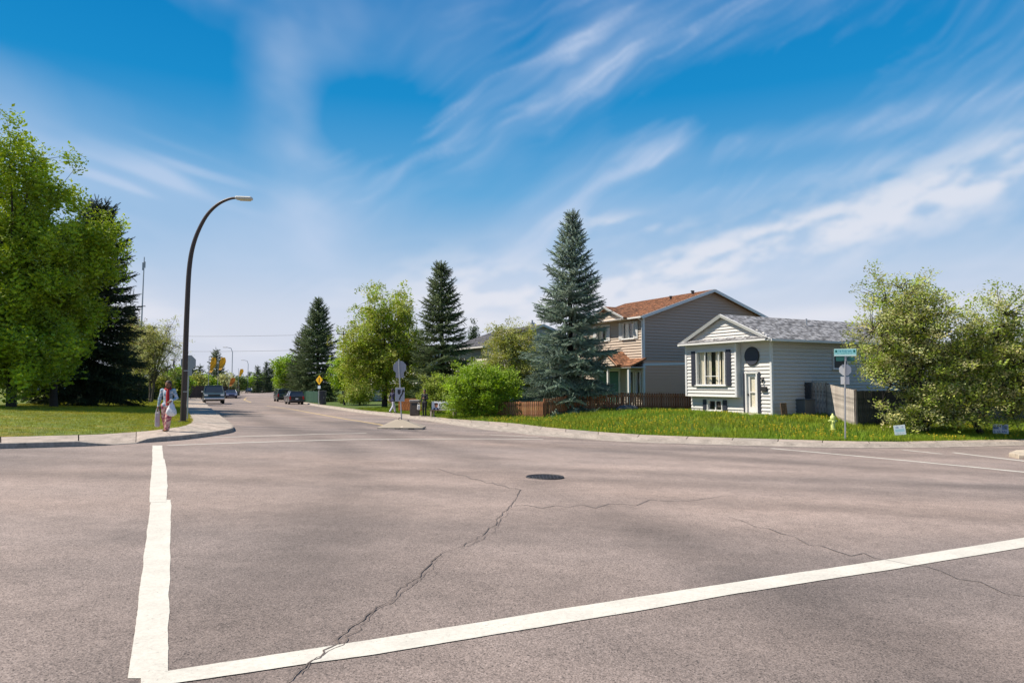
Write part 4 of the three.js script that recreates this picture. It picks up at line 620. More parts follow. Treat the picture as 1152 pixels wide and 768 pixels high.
{ const d = 92, x = (425 - 576) / FOCAL * d; rowHouse('farther white house behind the birch and the garden bench', V(x, -.5, -d), 14, 9, 4.9, 6.6, HM.sidingWhite, HM.shingleDark, 'row houses behind the trees'); }
{ const d = 120, x = (26 - 576) / FOCAL * d; rowHouse('brick coloured house far behind the trees at the left edge', V(x, .3, -d), 16, 9, 3.6, 5.2, mat(.36, .16, .11, .85), HM.shingleDark, 'row houses behind the trees'); }

// ---------------------------------------------------------------- fences: posts, rails and every board a part
function fence(label, pts, hgt, o) {                               // pts on the ground; boards on the side that looks at the viewer
  const c = pts[0], F = thing('fence', label, 'fence', c, 0, o.group), r = rng(o.seed ?? 5);
  const bw = o.board ?? .13, gap = o.gap ?? .012, geo = o.dogEar ? prism([[-bw / 2, 0], [bw / 2, 0], [bw / 2, hgt - .04], [bw / 2 - .03, hgt], [-bw / 2 + .03, hgt], [-bw / 2, hgt - .04]], .02) : prism([[-bw / 2, 0], [bw / 2, 0], [bw / 2, hgt], [-bw / 2, hgt]], .02, .003);
  for (let k = 0; k < pts.length - 1; k++) {
    const a = pts[k].clone().sub(c), b = pts[k + 1].clone().sub(c), L = Math.hypot(b.x - a.x, b.z - a.z), turn = -Math.atan2(b.z - a.z, b.x - a.x), n = Math.round(L / (bw + gap)), nrm = V(Math.sin(turn), 0, Math.cos(turn));
    for (let i = 0; i <= Math.ceil(L / 2.4); i++) { const t = Math.min(1, i * 2.4 / L), p = mesh('post', rbox(.09, hgt + .1, .09, 0, hgt / 2, 0, .01), o.post ?? o.mats[0], F); p.position.copy(a).lerp(b, t).addScaledVector(nrm, -.08); p.rotation.y = turn; }
    for (const f of [.22, .82]) bar(F, 'rail', a.clone().add(V(0, hgt * f, 0)).addScaledVector(nrm, -.04).toArray(), b.clone().add(V(0, hgt * f, 0)).addScaledVector(nrm, -.04).toArray(), .04, .08, o.post ?? o.mats[0]);
    for (let i = 0; i < n; i++) { const m = mesh('board', geo, o.mats[Math.floor(r() * o.mats.length)], F); m.position.copy(a).lerp(b, (i + .5) / n); m.position.y += .03 + (r() - .5) * .02; m.rotation.set(0, turn, (r() - .5) * .014); }
  }
  return F;
}
const FW = [mat(.50, .23, .11, .85, { map: T.wood }), mat(.56, .27, .13, .85, { map: T.wood }), mat(.42, .19, .09, .85, { map: T.wood }), mat(.52, .28, .16, .85, { map: T.wood })];
const gR = (px, d) => put(lawnY_R, px, d);
fence('reddish brown picket fence beside the sidewalk, left of the blue spruce', [gR(549, 43.5), gR(611, 41)], .9, { mats: FW, board: .12, gap: .03, dogEar: true, seed: 7, group: 'wooden picket fences' });
fence('short dark gate section of picket fence under the blue spruce', [gR(613, 41.4), gR(638, 42.2)], 1.0, { mats: FW, board: .12, gap: .03, dogEar: true, seed: 8, group: 'wooden picket fences' });
fence('long brown picket fence between the blue spruce and the white house', [gR(640, 42.6), gR(700, 43.2), gR(782, 44)], 1.0, { mats: FW, board: .12, gap: .03, dogEar: true, seed: 9, group: 'wooden picket fences' });
fence('orange board fence panel behind the litter bin', [gR(449, 53.5), gR(474, 53)], 1.0, { mats: [mat(.62, .22, .06, .8, { map: T.wood }), mat(.68, .26, .08, .8, { map: T.wood })], board: .2, gap: .01, seed: 10 });
const GW = [mat(.72, .70, .69, .9, { map: T.wood }), mat(.80, .79, .78, .9, { map: T.wood }), mat(.84, .83, .82, .9, { map: T.wood })];  // gate boards: whitewash made paler still, sunlight put into the colour
fence('short weathered grey fence return against the white house', [gR(913.5, 37.2), gR(929, 36.9)], 1.68, { mats: [mat(.66, .63, .63, .9, { map: T.wood })], board: .14, seed: 11 });
fence('whitewashed grey board gate section behind the fire hydrant, sunlight put into its pale tone', [gR(929.5, 36.6), gR(960, 33)], 1.64, { mats: GW, board: .14, seed: 12, post: HM.greyWood });
fence('dark slate board fence behind the crab apple tree', [gR(961.5, 33.1), gR(1050, 35.5), gR(1180, 39)], 1.6, { mats: [HM.slate, mat(.12, .125, .14, .85, { map: T.wood })], board: .14, seed: 13 });
const gL = (px, d) => put(lawnY_L, px, d);
fence('dark brown board fence along the far left side of the street', [gL(203, 98), gL(238, 112), gL(270, 135)], 1.75, { mats: [mat(.085, .055, .04, .9, { map: T.wood }), mat(.105, .065, .05, .9, { map: T.wood }), mat(.07, .045, .035, .9, { map: T.wood })], board: .3, gap: .02, seed: 14 });
fence('teal panel fence at the back of the left lawn', [gL(163, 86), gL(203, 96)], 1.6, { mats: [mat(.03, .075, .085, .7), mat(.035, .085, .095, .7)], board: 1.2, gap: .02, seed: 15 });
fence('green slatted fence beyond the parked hatchback', [gR(341, 90), gR(358, 84)], 1.35, { mats: [mat(.015, .06, .035, .7), mat(.02, .07, .04, .7)], board: .3, seed: 16, post: M.trim });
// ---------------------------------------------------------------- street furniture
function disc8(r, th) { const p = []; for (let i = 0; i < 8; i++) { const a = (i + .5) / 8 * Math.PI * 2; p.push([Math.cos(a) * r, Math.sin(a) * r]); } return prism(p, th, .002); }
{ // tall street lamp on the left corner
  const b = onL(205.5, 474.5), d = -b.z, q = (x, y) => at(x, y, d).sub(b), L = thing('street_lamp', 'tall dark brown street lamp with curved arm on the left corner', 'street lamp', b);
  const P = [[205.5, 474.5], [207.5, 420], [210, 350], [213, 298], [217, 276], [224, 257], [234, 240], [246, 229], [258, 223.6], [266, 222.4]].map(p => q(...p)); P.forEach(p => { p.z = 0; }); const PC = new THREE.CatmullRomCurve3(P, false, 'centripetal').getPoints(50);
  mesh('pole', tube(PC, PC.map((_, i) => mix(.125, .05, Math.pow(i / 50, .9))), 14), M.bronze, L); mesh('base_flange', cyl(.2, .22, .05, 0, .02, 0, 20), M.bronze, L);
  for (const y of [2.2, 1.3]) mesh('band', cyl(.119, .119, .03, .05 * y / 2, y, 0, 14), M.steel, L);
  const e = P[P.length - 1], h = mesh('lamp_head', rbox(.74, .15, .28, .32, -.01, 0, .07), mat(.55, .53, .48, .5), L); h.position.copy(e); h.rotation.z = -.04; mesh('lens', rbox(.5, .07, .22, .36, -.08, 0, .03), mat(.62, .55, .36, .3), h);
}
{ // back of a stop sign behind the lamp
  const d = 33, b = put(lawnY_L, 211.5, d), S = thing('stop_sign', 'back of a grey octagonal sign seen behind the street lamp', 'sign', b), y = at(211, 408, d).y - b.y;
  mesh('post', box(.05, y + .3, .05, 0, (y + .3) / 2, -.05), M.steel, S); mesh('plate', disc8(.38, .01).translate(0, y, 0), M.signBack, S); mesh('tab_plate', rbox(.42, .26, .012, -.02, y - .47, 0, .01), M.signBack, S);
}
{ // island with keep right sign
  const b = G(451, 482), d = -b.z, S = thing('island_sign_post', 'steel post with octagonal sign back and keep right sign on the concrete island', 'sign', b.clone().setY(b.y + .38)), k = d / FOCAL, yy = py => at(447, py, d).y - b.y - .38;
  mesh('post', tube([V(.06, -.35, 0), V(.0, .3, 0), V(-.13, yy(404), 0)], [.03, .03, .03], 8), M.steel, S);
  mesh('octagon_plate', disc8(.315, .01).translate(-.09, yy(413.2), -.04), M.signBack, S); mesh('tab_plate', rbox(.36, .24, .012, -.08, yy(422), -.045, .01), M.signBack, S);
  const kr = mesh('keep_right_plate', rbox(.42, .62, .012, -.055, yy(443.6), .045, .01), mat(.42, .42, .44, .5), S), y0 = yy(443.6), black = M.blackPlastic;
  const arrow = tube([V(-.08, y0 - .24, .056), V(-.03, y0 - .1, .056), V(.05, y0 + .02, .056), V(.085, y0 + .15, .056)], [.03, .03, .03, .03], 6).scale(1, 1, .12).translate(0, 0, .052); mesh('arrow', merge([arrow, prism([[.02, y0 + .12], [.16, y0 + .12], [.09, y0 + .25]], .008).translate(0, 0, .058)]), black, kr);
  mesh('island_symbol', prism([[-.16, y0 + .22], [-.02, y0 + .22], [-.02, y0 + .08], [-.07, y0 - .0], [-.12, y0 - .0], [-.16, y0 + .08]], .008).translate(0, 0, .056), black, kr); mesh('bolt', cyl(.012, .012, .012, 0, 0, 0, 8).rotateX(Math.PI / 2).translate(-.055, y0 + .28, .056), M.steel, kr);
  // precast wedge-shaped base
  const I = thing('concrete_island', 'pale precast concrete wedge carrying the keep right sign', 'traffic island', b), hw = .92, hd = .62, pos = [], top = [[-.26, .40, -.12], [.06, .42, -.12], [.06, .42, .12], [-.26, .40, .12]], bot = [[-hw - .05, .07, -hd], [hw + .12, .07, -hd], [hw + .12, .07, hd], [-hw - .05, .07, hd]], low = bot.map(p => [p[0], -.0, p[2]]);
  const ridge = [[.18, .36, -.1], [.30, .33, .12]]; const tri = (...v) => v.forEach(p => pos.push(...p)), qd = (a, b2, c, d2) => { tri(a, b2, c); tri(a, c, d2); };
  qd(top[3], top[2], top[1], top[0]); for (let i = 0; i < 4; i++) { const j = (i + 1) % 4; qd(bot[j], bot[i], top[i], top[j]); qd(low[j], low[i], bot[i], bot[j]); }
  mesh('base', fromTris(pos), M.cast, I); for (const x of [-.62, -.05, .55]) mesh('lift_slot', box(.26, .05, .06, x, .028, hd - .01), M.iron, I);
  mesh('lifting_eye', new THREE.TorusGeometry(.07, .012, 6, 16).translate(-.02, .43, .13), M.iron, I); for (const i of [0, 1]) mesh('rib', prism([[0, 0], [.5, 0], [0, .3]], .1, .01).rotateY(i ? Math.PI / 2 : -Math.PI / 2).translate(i ? .3 : .12, .08, i ? -.1 : .12), M.cast, I);
}
const plateTex = (w, h, draw) => { const c = document.createElement('canvas'); c.width = w; c.height = h; draw(c.getContext('2d'), w, h); const t = new THREE.CanvasTexture(c); t.colorSpace = THREE.SRGBColorSpace; return t; };
const scribble = (g, x, y, w, h, n, seed) => { const r = rng(seed), s = w / n; g.lineWidth = h * .2; for (let i = 0; i < n; i++) { if (r() < .13) continue; const a = x + i * s; g.beginPath(); g.moveTo(a + s * .15, y + h); g.lineTo(a + s * .15, y + (r() < .5 ? 0 : h * .4)); if (r() < .6) g.lineTo(a + s * .75, y + r() * h * .4); if (r() < .7) g.lineTo(a + s * .75, y + h); if (r() < .4) g.lineTo(a + s * .1, y + h * .55); g.stroke(); } };
function faced(w, h, t) { const m = new THREE.MeshStandardMaterial({ map: t, roughness: .5 }); return [new THREE.PlaneGeometry(w, h), m]; }
{ // street name sign post
  const b = put(lawnY_R, 948.8, 28), d = -b.z, k = d / FOCAL, S = thing('street_name_sign', 'post with blue green street name blades and sign backs beside the hydrant', 'sign', b, -.3), yy = py => at(949, py, d).y - b.y;
  mesh('post', tube([V(0, -.2, 0), V(.04, yy(440), 0), V(.09, yy(397), 0)], [.032, .032, .032], 8), M.steel, S);
  const bw = 23 * k, bh = 8.4 * k, y1 = yy(396.5), bl = mesh('name_blade', rbox(bw, bh, .02, .08, y1, .05, .005), mat(.30, .55, .50, .5), S);
  const t = plateTex(256, 96, (g, w, h) => { g.fillStyle = '#8fd0cf'; g.fillRect(0, 0, w, h); g.fillStyle = '#cfe9e2'; g.fillRect(0, h * .8, w, h * .2); g.fillRect(0, 0, w, h * .06); g.fillStyle = '#1d6b62'; g.fillRect(10, 14, 24, 34); g.fillRect(w - 34, 14, 24, 34); g.strokeStyle = '#3f8f9a'; scribble(g, 44, 16, 166, 26, 10, 3); g.strokeStyle = '#6aa9a0'; scribble(g, 36, 54, 190, 18, 14, 4); });
  const [fg, fm] = faced(bw - .02, bh - .02, t); mesh('lettering', fg.translate(.08, y1, .064), fm, bl);
  const b2 = mesh('cross_blade', rbox(bw * .8, bh * .55, .02, .08, y1 - bh * .86, -.06, .005), mat(.015, .12, .11, .5), S);
  mesh('octagon_plate', disc8(.235, .01).translate(.075, yy(416), -.04), mat(.58, .58, .57, .55), S); mesh('tab_plate', rbox(.31, .30, .012, .06, yy(428), -.042, .01), mat(.62, .62, .61, .55), S); mesh('bracket', cyl(.045, .045, .16, .09, yy(403.5), 0, 10), M.steel, S);
}
{ // hydrant
  const b = onR(937.5, 483.5), h = 18.3 * (-b.z) / FOCAL, s = h / .8, Y = mat(.62, .66, .22, .5), D = thing('fire_hydrant', 'yellow green fire hydrant on the dandelion lawn', 'fire hydrant', b); D.scale.setScalar(s);
  mesh('barrel', new THREE.LatheGeometry([[.15, 0], [.15, .04], [.1, .05], [.095, .5], [.12, .52], [.12, .56]].map(p => new THREE.Vector2(...p)), 20), Y, D);
  mesh('bonnet', new THREE.LatheGeometry([[.125, .56], [.12, .62], [.09, .69], [.04, .73], [.035, .8], [0, .8]].map(p => new THREE.Vector2(...p)), 20), Y, D);
  for (const sd of [-1, 1]) mesh('side_nozzle', merge([cyl(.055, .055, .1, 0, 0, 0, 12).rotateZ(Math.PI / 2).translate(sd * .13, .44, 0), cyl(.03, .03, .06, 0, 0, 0, 6).rotateZ(Math.PI / 2).translate(sd * .19, .44, 0)]), Y, D);
  mesh('front_nozzle', merge([cyl(.075, .075, .1, 0, 0, 0, 14).rotateX(Math.PI / 2).translate(0, .40, .12), cyl(.035, .035, .06, 0, 0, 0, 6).rotateX(Math.PI / 2).translate(0, .40, .18)]), Y, D); mesh('collar', cyl(.05, .05, .05, .2, .44, 0, 12).rotateX(0), M.blackPlastic, D);
}
function lawnSign(label, px, py, w, h, tilt, seed, draw) {
  const b = put(lawnY_R, px, py), k = -b.z / FOCAL, S = thing('lawn_sign', label, 'sign', b, -.35, 'small lawn signs at the right'), t = plateTex(256, 192, draw);
  const bd = mesh('board', box(w * k, h * k, .012, 0, h * k / 2 + .14, 0), mat(.72, .75, .78, .6), S); bd.rotation.z = tilt; const [g, m] = faced(w * k - .01, h * k - .01, t); mesh('print', g.translate(0, h * k / 2 + .14, .0075), m, bd);
  mesh('wire_leg', cyl(.008, .008, .3, -w * k * .25, .08, -.012, 6), M.steel, S); mesh('wire_leg', cyl(.008, .008, .3, w * k * .25, .08, -.012, 6), M.steel, S);
}
lawnSign('tilted white and pale blue lawn sign in front of the crab apple tree', 1011.5, 29.6, 11.5, 11, .12, 1, (g, w, h) => { g.fillStyle = '#dfe6ea'; g.fillRect(0, 0, w, h); g.fillStyle = '#a9cdd6'; g.fillRect(20, 74, w - 40, 60); g.strokeStyle = '#6d86ac'; scribble(g, 30, 24, 190, 34, 7, 8); g.strokeStyle = '#8fa0b0'; scribble(g, 30, 150, 190, 22, 9, 9); });
lawnSign('white lawn sign with blue print at the right edge', 1123, 31.6, 15, 10.5, -.02, 2, (g, w, h) => { g.fillStyle = '#cdd8ea'; g.fillRect(0, 0, w, h); g.fillStyle = '#7f9cc9'; g.fillRect(0, 40, 96, 60); g.fillRect(150, 20, 90, 90); g.strokeStyle = '#3e5f9d'; scribble(g, 14, 52, 84, 40, 4, 12); scribble(g, 12, 130, 220, 34, 8, 13); });
{ // advertising bench, litter bin
  const b = G(498.5, 469, (x, d) => lawnY_R(x, d)), B = thing('bus_bench', 'bus bench with printed advertising backrest beside the bright green bush', 'bench', b, -.3), w = 1.75;
  const t = plateTex(512, 192, (g, W, H) => { g.fillStyle = '#dfe3ec'; g.fillRect(0, 0, W, H); g.fillStyle = '#1c2340'; g.fillRect(150, 46, 362, 60); g.fillRect(150, 124, 362, 40); g.fillStyle = '#2f3a68'; g.beginPath(); g.ellipse(90, 192, 70, 66, 0, 0, 7); g.fill(); g.fillStyle = '#f0f0f4'; g.fillRect(76, 134, 26, 58); g.fillStyle = '#c98a6a'; g.beginPath(); g.ellipse(90, 86, 34, 46, 0, 0, 7); g.fill(); g.fillStyle = '#4a2a1c'; g.beginPath(); g.ellipse(90, 52, 40, 26, 0, 0, 7); g.fill(); g.strokeStyle = '#ffffff'; scribble(g, 170, 58, 320, 36, 9, 21); scribble(g, 170, 132, 320, 22, 12, 22); g.strokeStyle = '#27305a'; scribble(g, 160, 10, 330, 26, 12, 23); });
  const bk = mesh('backrest', rbox(w, .58, .04, 0, .68, -.2, .01), M.white, B); const [g, m] = faced(w - .02, .56, t); mesh('advert', g.translate(0, .68, -.178), m, bk); mesh('seat', rbox(w, .05, .4, 0, .42, .02, .01), mat(.16, .10, .08, .8, { map: T.wood }), B);
  for (const s of [-1, 1]) { mesh('leg', rbox(.1, .98, .09, s * (w / 2 - .12), .44, -.24, .01), M.cast, B); mesh('leg', rbox(.1, .42, .09, s * (w / 2 - .12), .2, .16, .01), M.cast, B); }
  const c = onR(466.6, 467.2), N = thing('litter_bin', 'square grey brown litter bin in front of the orange fence', 'litter bin', c), k = -c.z / FOCAL; mesh('body', rbox(10 * k, 15 * k, 10 * k, 0, 7.5 * k, 0, .03), mat(.17, .14, .115, .8, { map: T.concrete }), N); mesh('lid', rbox(11.5 * k, 2.6 * k, 11 * k, 0, 16.2 * k, 0, .04), mat(.30, .27, .24, .6), N); mesh('opening', box(6 * k, 2 * k, .02, 0, 12.5 * k, 5.02 * k), M.blackPlastic, N);
}
{ // yellow pedestrian sign and dark cabinet behind it
  const b = put(lawnY_R, 359.3, 74), k = -b.z / FOCAL, S = thing('pedestrian_sign', 'yellow diamond pedestrian warning sign at the far right sidewalk', 'sign', b, -.55), y = (452 - 424) * k;
  mesh('post', cyl(.035, .035, 31 * k, 0, 15.5 * k, 0, 8), M.steel, S); const p = mesh('plate', rbox(.72, .72, .02, 0, 0, 0, .02).rotateZ(Math.PI / 4), mat(.75, .42, .01, .5), S); p.position.set(.05, y, .05); mesh('walking_figure', merge([new THREE.SphereGeometry(.055, 8, 6).scale(1, 1, .2).translate(0, .2, .014), box(.1, .2, .01, 0, .05, .014), box(.05, .24, .01, -.05, -.14, .014), box(.05, .24, .012, .07, -.14, .014)]), M.blackPlastic, p);
  mesh('tab_plate', rbox(.4, .3, .015, .05, y - .75, .05, .01), mat(.5, .6, .7, .5), S);
  const c = put(lawnY_R, 364, 77), C = thing('utility_cabinet', 'dark utility cabinet right of the yellow pedestrian sign', 'cabinet', c), kk = -c.z / FOCAL; mesh('body', rbox(6 * kk, 15 * kk, .5, 0, 7.5 * kk, 0, .03), mat(.03, .035, .05, .6), C); mesh('lid', rbox(6.6 * kk, .06, .56, 0, 15.2 * kk, 0, .02), mat(.04, .045, .06, .6), C); mesh('handle', rbox(.03, .2, .04, kk * 1.6, 8 * kk, .27, .01), M.steel, C);
}
{ // white garden bench and shrub on the lawn by the white house
  const b = onR(397, 454), B = thing('garden_bench', 'white slatted garden bench on the lawn beside a small round shrub', 'bench', b, .5), m = M.white; for (let i = 0; i < 3; i++) { mesh('slat', rbox(1.2, .09, .03, 0, .55 + i * .13, -.22, .005), m, B); mesh('slat', rbox(1.2, .03, .11, 0, .42, -.12 + i * .13, .005), m, B); } for (const s of [-1, 1]) mesh('leg', merge([box(.06, .44, .06, s * .52, .2, .14), box(.06, .92, .06, s * .52, .44, -.26)]), m, B);
  broadleaf('round_shrub', 'small round green shrub left of the white garden bench', onR(386, 454), { seed: 151, category: 'bush', h: 1, trunkR: .03, fork: .2, limbs: 6, stems: 3, leader: false, crown: [[0, .5, 0, .5, .5, .5]], clumps: 60, per: 6, clumpR: .15, leaf: CL.small, mat: LM.green, minY: .05 });
}
{ const b = onL(61, 454.5), k = -b.z / FOCAL, S = thing('bollard', 'small grey topped post standing on the left lawn', 'bollard', b); mesh('stem', cyl(1.1 * k, 1.2 * k, 5 * k, 0, 2.4 * k, 0, 10), mat(.10, .09, .06, .8), S); mesh('cap', cyl(1.4 * k, 1.4 * k, 4 * k, 0, 6.8 * k, 0, 12), mat(.45, .45, .46, .6), S); }
// banners
[[236, 402, 419, 102, 'leftmost gold banner above the brown board fence'], [246.5, 402, 416, 100, 'second gold banner, above the oncoming pickup'], [269.5, 415, 423, 150, 'small gold banner farther down the street'], [259, 425, 434, 120, 'low orange banner behind the oncoming cars']].forEach(([px, y0, y1, d, label], i) => {
  const b = put(roadY, px - 1.2, d), k = d / FOCAL, S = thing('banner_pole', label, 'banner', b, 0, 'gold banners along the street'), top = at(px, y0, d).y - b.y, h = (y1 - y0) * k, pos = [], idx = [];
  mesh('pole', cyl(.035, .05, top + .1, 0, (top + .1) / 2, 0, 8), M.steel, S); mesh('finial', new THREE.SphereGeometry(.06, 8, 6).translate(0, top + .12, 0), M.steel, S);
  for (let j = 0; j <= 8; j++) for (const s of [0, .5, 1]) { const t = j / 8; pos.push(.04 + s * .75 * (.5 + .5 * Math.sin(t * 2.6 + .5)) + (1 - t) * .35, top - t * h, .12 * Math.sin(t * 5 + s * 3)); } for (let j = 0; j < 8; j++) for (let s = 0; s < 2; s++) { const p = j * 3 + s; idx.push(p, p + 3, p + 1, p + 1, p + 3, p + 4); }
  const g = new THREE.BufferGeometry(); g.setAttribute('position', new THREE.Float32BufferAttribute(pos, 3)); g.setIndex(idx); g.computeVertexNormals(); mesh('flag', g, new THREE.MeshPhysicalMaterial({ color: i === 3 ? rgb(.65, .20, .03) : rgb(.75, .38, .015), roughness: .8, transmission: .3, side: THREE.DoubleSide }), S);
});
{ // mast, far lamps, utility pole and wires
  const d = 90, b = put(roadY, 156.5, d), S = thing('antenna_mast', 'thin tall mast rising behind the bare tree', 'mast', b), t = at(162, 289, d).sub(b); mesh('mast', tube([V(0, 0, 0), t.clone().multiplyScalar(.5), t], [.14, .1, .06], 8), M.steel, S); mesh('antenna', merge([box(.12, 1.0, .12, t.x * .98 - .15, t.y - 1.2, 0), box(.1, .8, .1, t.x + .12, t.y - 1.0, 0)]), M.steel, S);
  for (const [px, py, dd, label] of [[261, 390.5, 140, 'far street lamp above the gold banners'], [279, 405, 190, 'farthest street lamp at the bend']]) { const q = put(roadY, px, dd), L = thing('far_lamp', label, 'street lamp', q, 0, 'street lamps far down the street'), y = at(px, py, dd).y - q.y; mesh('pole', tube([V(0, 0, 0), V(0, y - 1, 0), V(-.3, y - .2, 0), V(-1.2, y, 0)], [.09, .07, .06, .05], 7), M.steel, L); mesh('lamp_head', rbox(.8, .14, .25, -1.5, y, 0, .05), M.steel, L); }
  const pd = 118, pb = put(roadY, 386, pd), P = thing('utility_pole', 'wooden utility pole between the broad spruce and the olive tree', 'utility pole', pb), py = at(386, 372, pd).y - pb.y; mesh('pole', cyl(.09, .13, py, 0, py / 2, 0, 8), M.bark, P); mesh('crossarm', box(2.2, .12, .1, 0, py - .5, 0), M.bark, P); for (const s of [-.9, -.3, .3, .9]) mesh('insulator', cyl(.04, .05, .14, s, py - .37, 0, 8), M.steel, P);
  [[377, 'upper overhead wire across the far street'], [394, 'lower overhead wire across the far street']].forEach(([y, label]) => { const a = at(60, y - 3, 125), c = at(386, y - 1, pd), m = a.clone().lerp(c, .5); m.y -= .5; const o = mesh(numbered('overhead_wire'), tube(new THREE.CatmullRomCurve3([a, m, c]).getPoints(20), Array(21).fill(.022), 5), M.blackPlastic, scene); tag(o, label, 'wire', 'overhead wires'); });
}
{ // things along the white house wall and behind the right fence
  const b = gR(880, 35.6), B = thing('leaning_board', 'brown board leaning against the shaded side wall', 'board', b, PHI + RIGHT); const m = mesh('panel', box(.42, .66, .03, 0, .33, .1), mat(.30, .19, .12, .8, { map: T.wood }), B); m.rotation.x = -.12; mesh('edge_strip', box(.42, .03, .04, 0, .66, .02), mat(.25, .16, .1, .8), B);
  const c = gR(905, 36.7), C = thing('storage_bin', 'dark grey storage bin between the house wall and the fence', 'bin', c, PHI + RIGHT); mesh('body', rbox(.75, .78, .6, 0, .4, 0, .03), mat(.10, .105, .11, .7), C); mesh('lid', rbox(.8, .07, .66, 0, .82, 0, .03), mat(.08, .085, .09, .6), C); mesh('tall_panel', box(.12, 1.7, .7, .36, .85, -.3), mat(.04, .04, .045, .8), C);
  const d = 44, t = put(roadY, 1150, d), R = thing('camper_trailer', 'white roofed camper partly hidden behind the tree at the right edge', 'camper', t, .12); mesh('body', rbox(5.2, 1.9, 2.2, 0, 1.5, 0, .2), mat(.70, .70, .70, .4), R); mesh('roof', rbox(5.3, .16, 2.3, 0, 2.48, 0, .07), M.white, R); for (const x of [-1.4, .8]) { mesh('window', rbox(.9, .5, .04, x, 1.8, 1.1, .02), M.glass, R); } for (const x of [-.5, .4]) mesh('wheel', cyl(.32, .32, .2, 0, 0, 0, 18).rotateX(Math.PI / 2).translate(x, .32, .95), M.rubber, R);
}
{ const b = gR(706, 42.2), S = thing('rock', 'low grey boulder in front of the long picket fence under the spruce', 'rock', b), g = new THREE.IcosahedronGeometry(.42, 3), p = g.attributes.position; for (let i = 0; i < p.count; i++) { const n = .75 + .5 * vn(p.getX(i) * 2.4 + 5, p.getY(i) * 2.4 + p.getZ(i) * 1.7, 33); p.setXYZ(i, p.getX(i) * n * 1.5, Math.max(-.1, p.getY(i) * n * .75), p.getZ(i) * n); } g.computeVertexNormals(); mesh('stone', g, mat(.12, .125, .135, .9, { map: T.concrete }), S); }
// ---------------------------------------------------------------- vehicles: front looks along +z
const paintMat = (r, g, b) => new THREE.MeshPhysicalMaterial({ color: rgb(r, g, b), roughness: .35, metalness: .25, clearcoat: .9, clearcoatRoughness: .08 });
const wheelGeo = { tyre: new THREE.LatheGeometry([[.2, -.1], [.3, -.11], [.33, -.085], [.34, 0], [.33, .085], [.3, .11], [.2, .1]].map(p => new THREE.Vector2(...p)), 28).rotateZ(Math.PI / 2), rim: merge([cyl(.205, .205, .16, 0, 0, 0, 24), ...[0, 1, 2, 3, 4].map(i => box(.07, .185, .36, 0, 0, 0).rotateY(i * Math.PI / 5))]).rotateZ(Math.PI / 2) };
const lampW = mat(.75, .75, .78, .15), lampR = mat(.45, .02, .015, .2), plateM = mat(.7, .7, .7, .5);
function loftBox(b, t) {                                  // b, t: [x half, z0, z1, y] bottom and top of a tapered cabin
  const A = [[-b[0], b[3], b[1]], [b[0], b[3], b[1]], [b[0], b[3], b[2]], [-b[0], b[3], b[2]]], B = [[-t[0], t[3], t[1]], [t[0], t[3], t[1]], [t[0], t[3], t[2]], [-t[0], t[3], t[2]]], pos = [], q = (a, c, d, e) => [a, c, d, a, d, e].forEach(p => pos.push(...p));
  for (let i = 0; i < 4; i++) { const j = (i + 1) % 4; q(A[j], A[i], B[i], B[j]); } q(B[3], B[2], B[1], B[0]); q(A[0], A[1], A[2], A[3]); return [fromTris(pos), A, B];
}
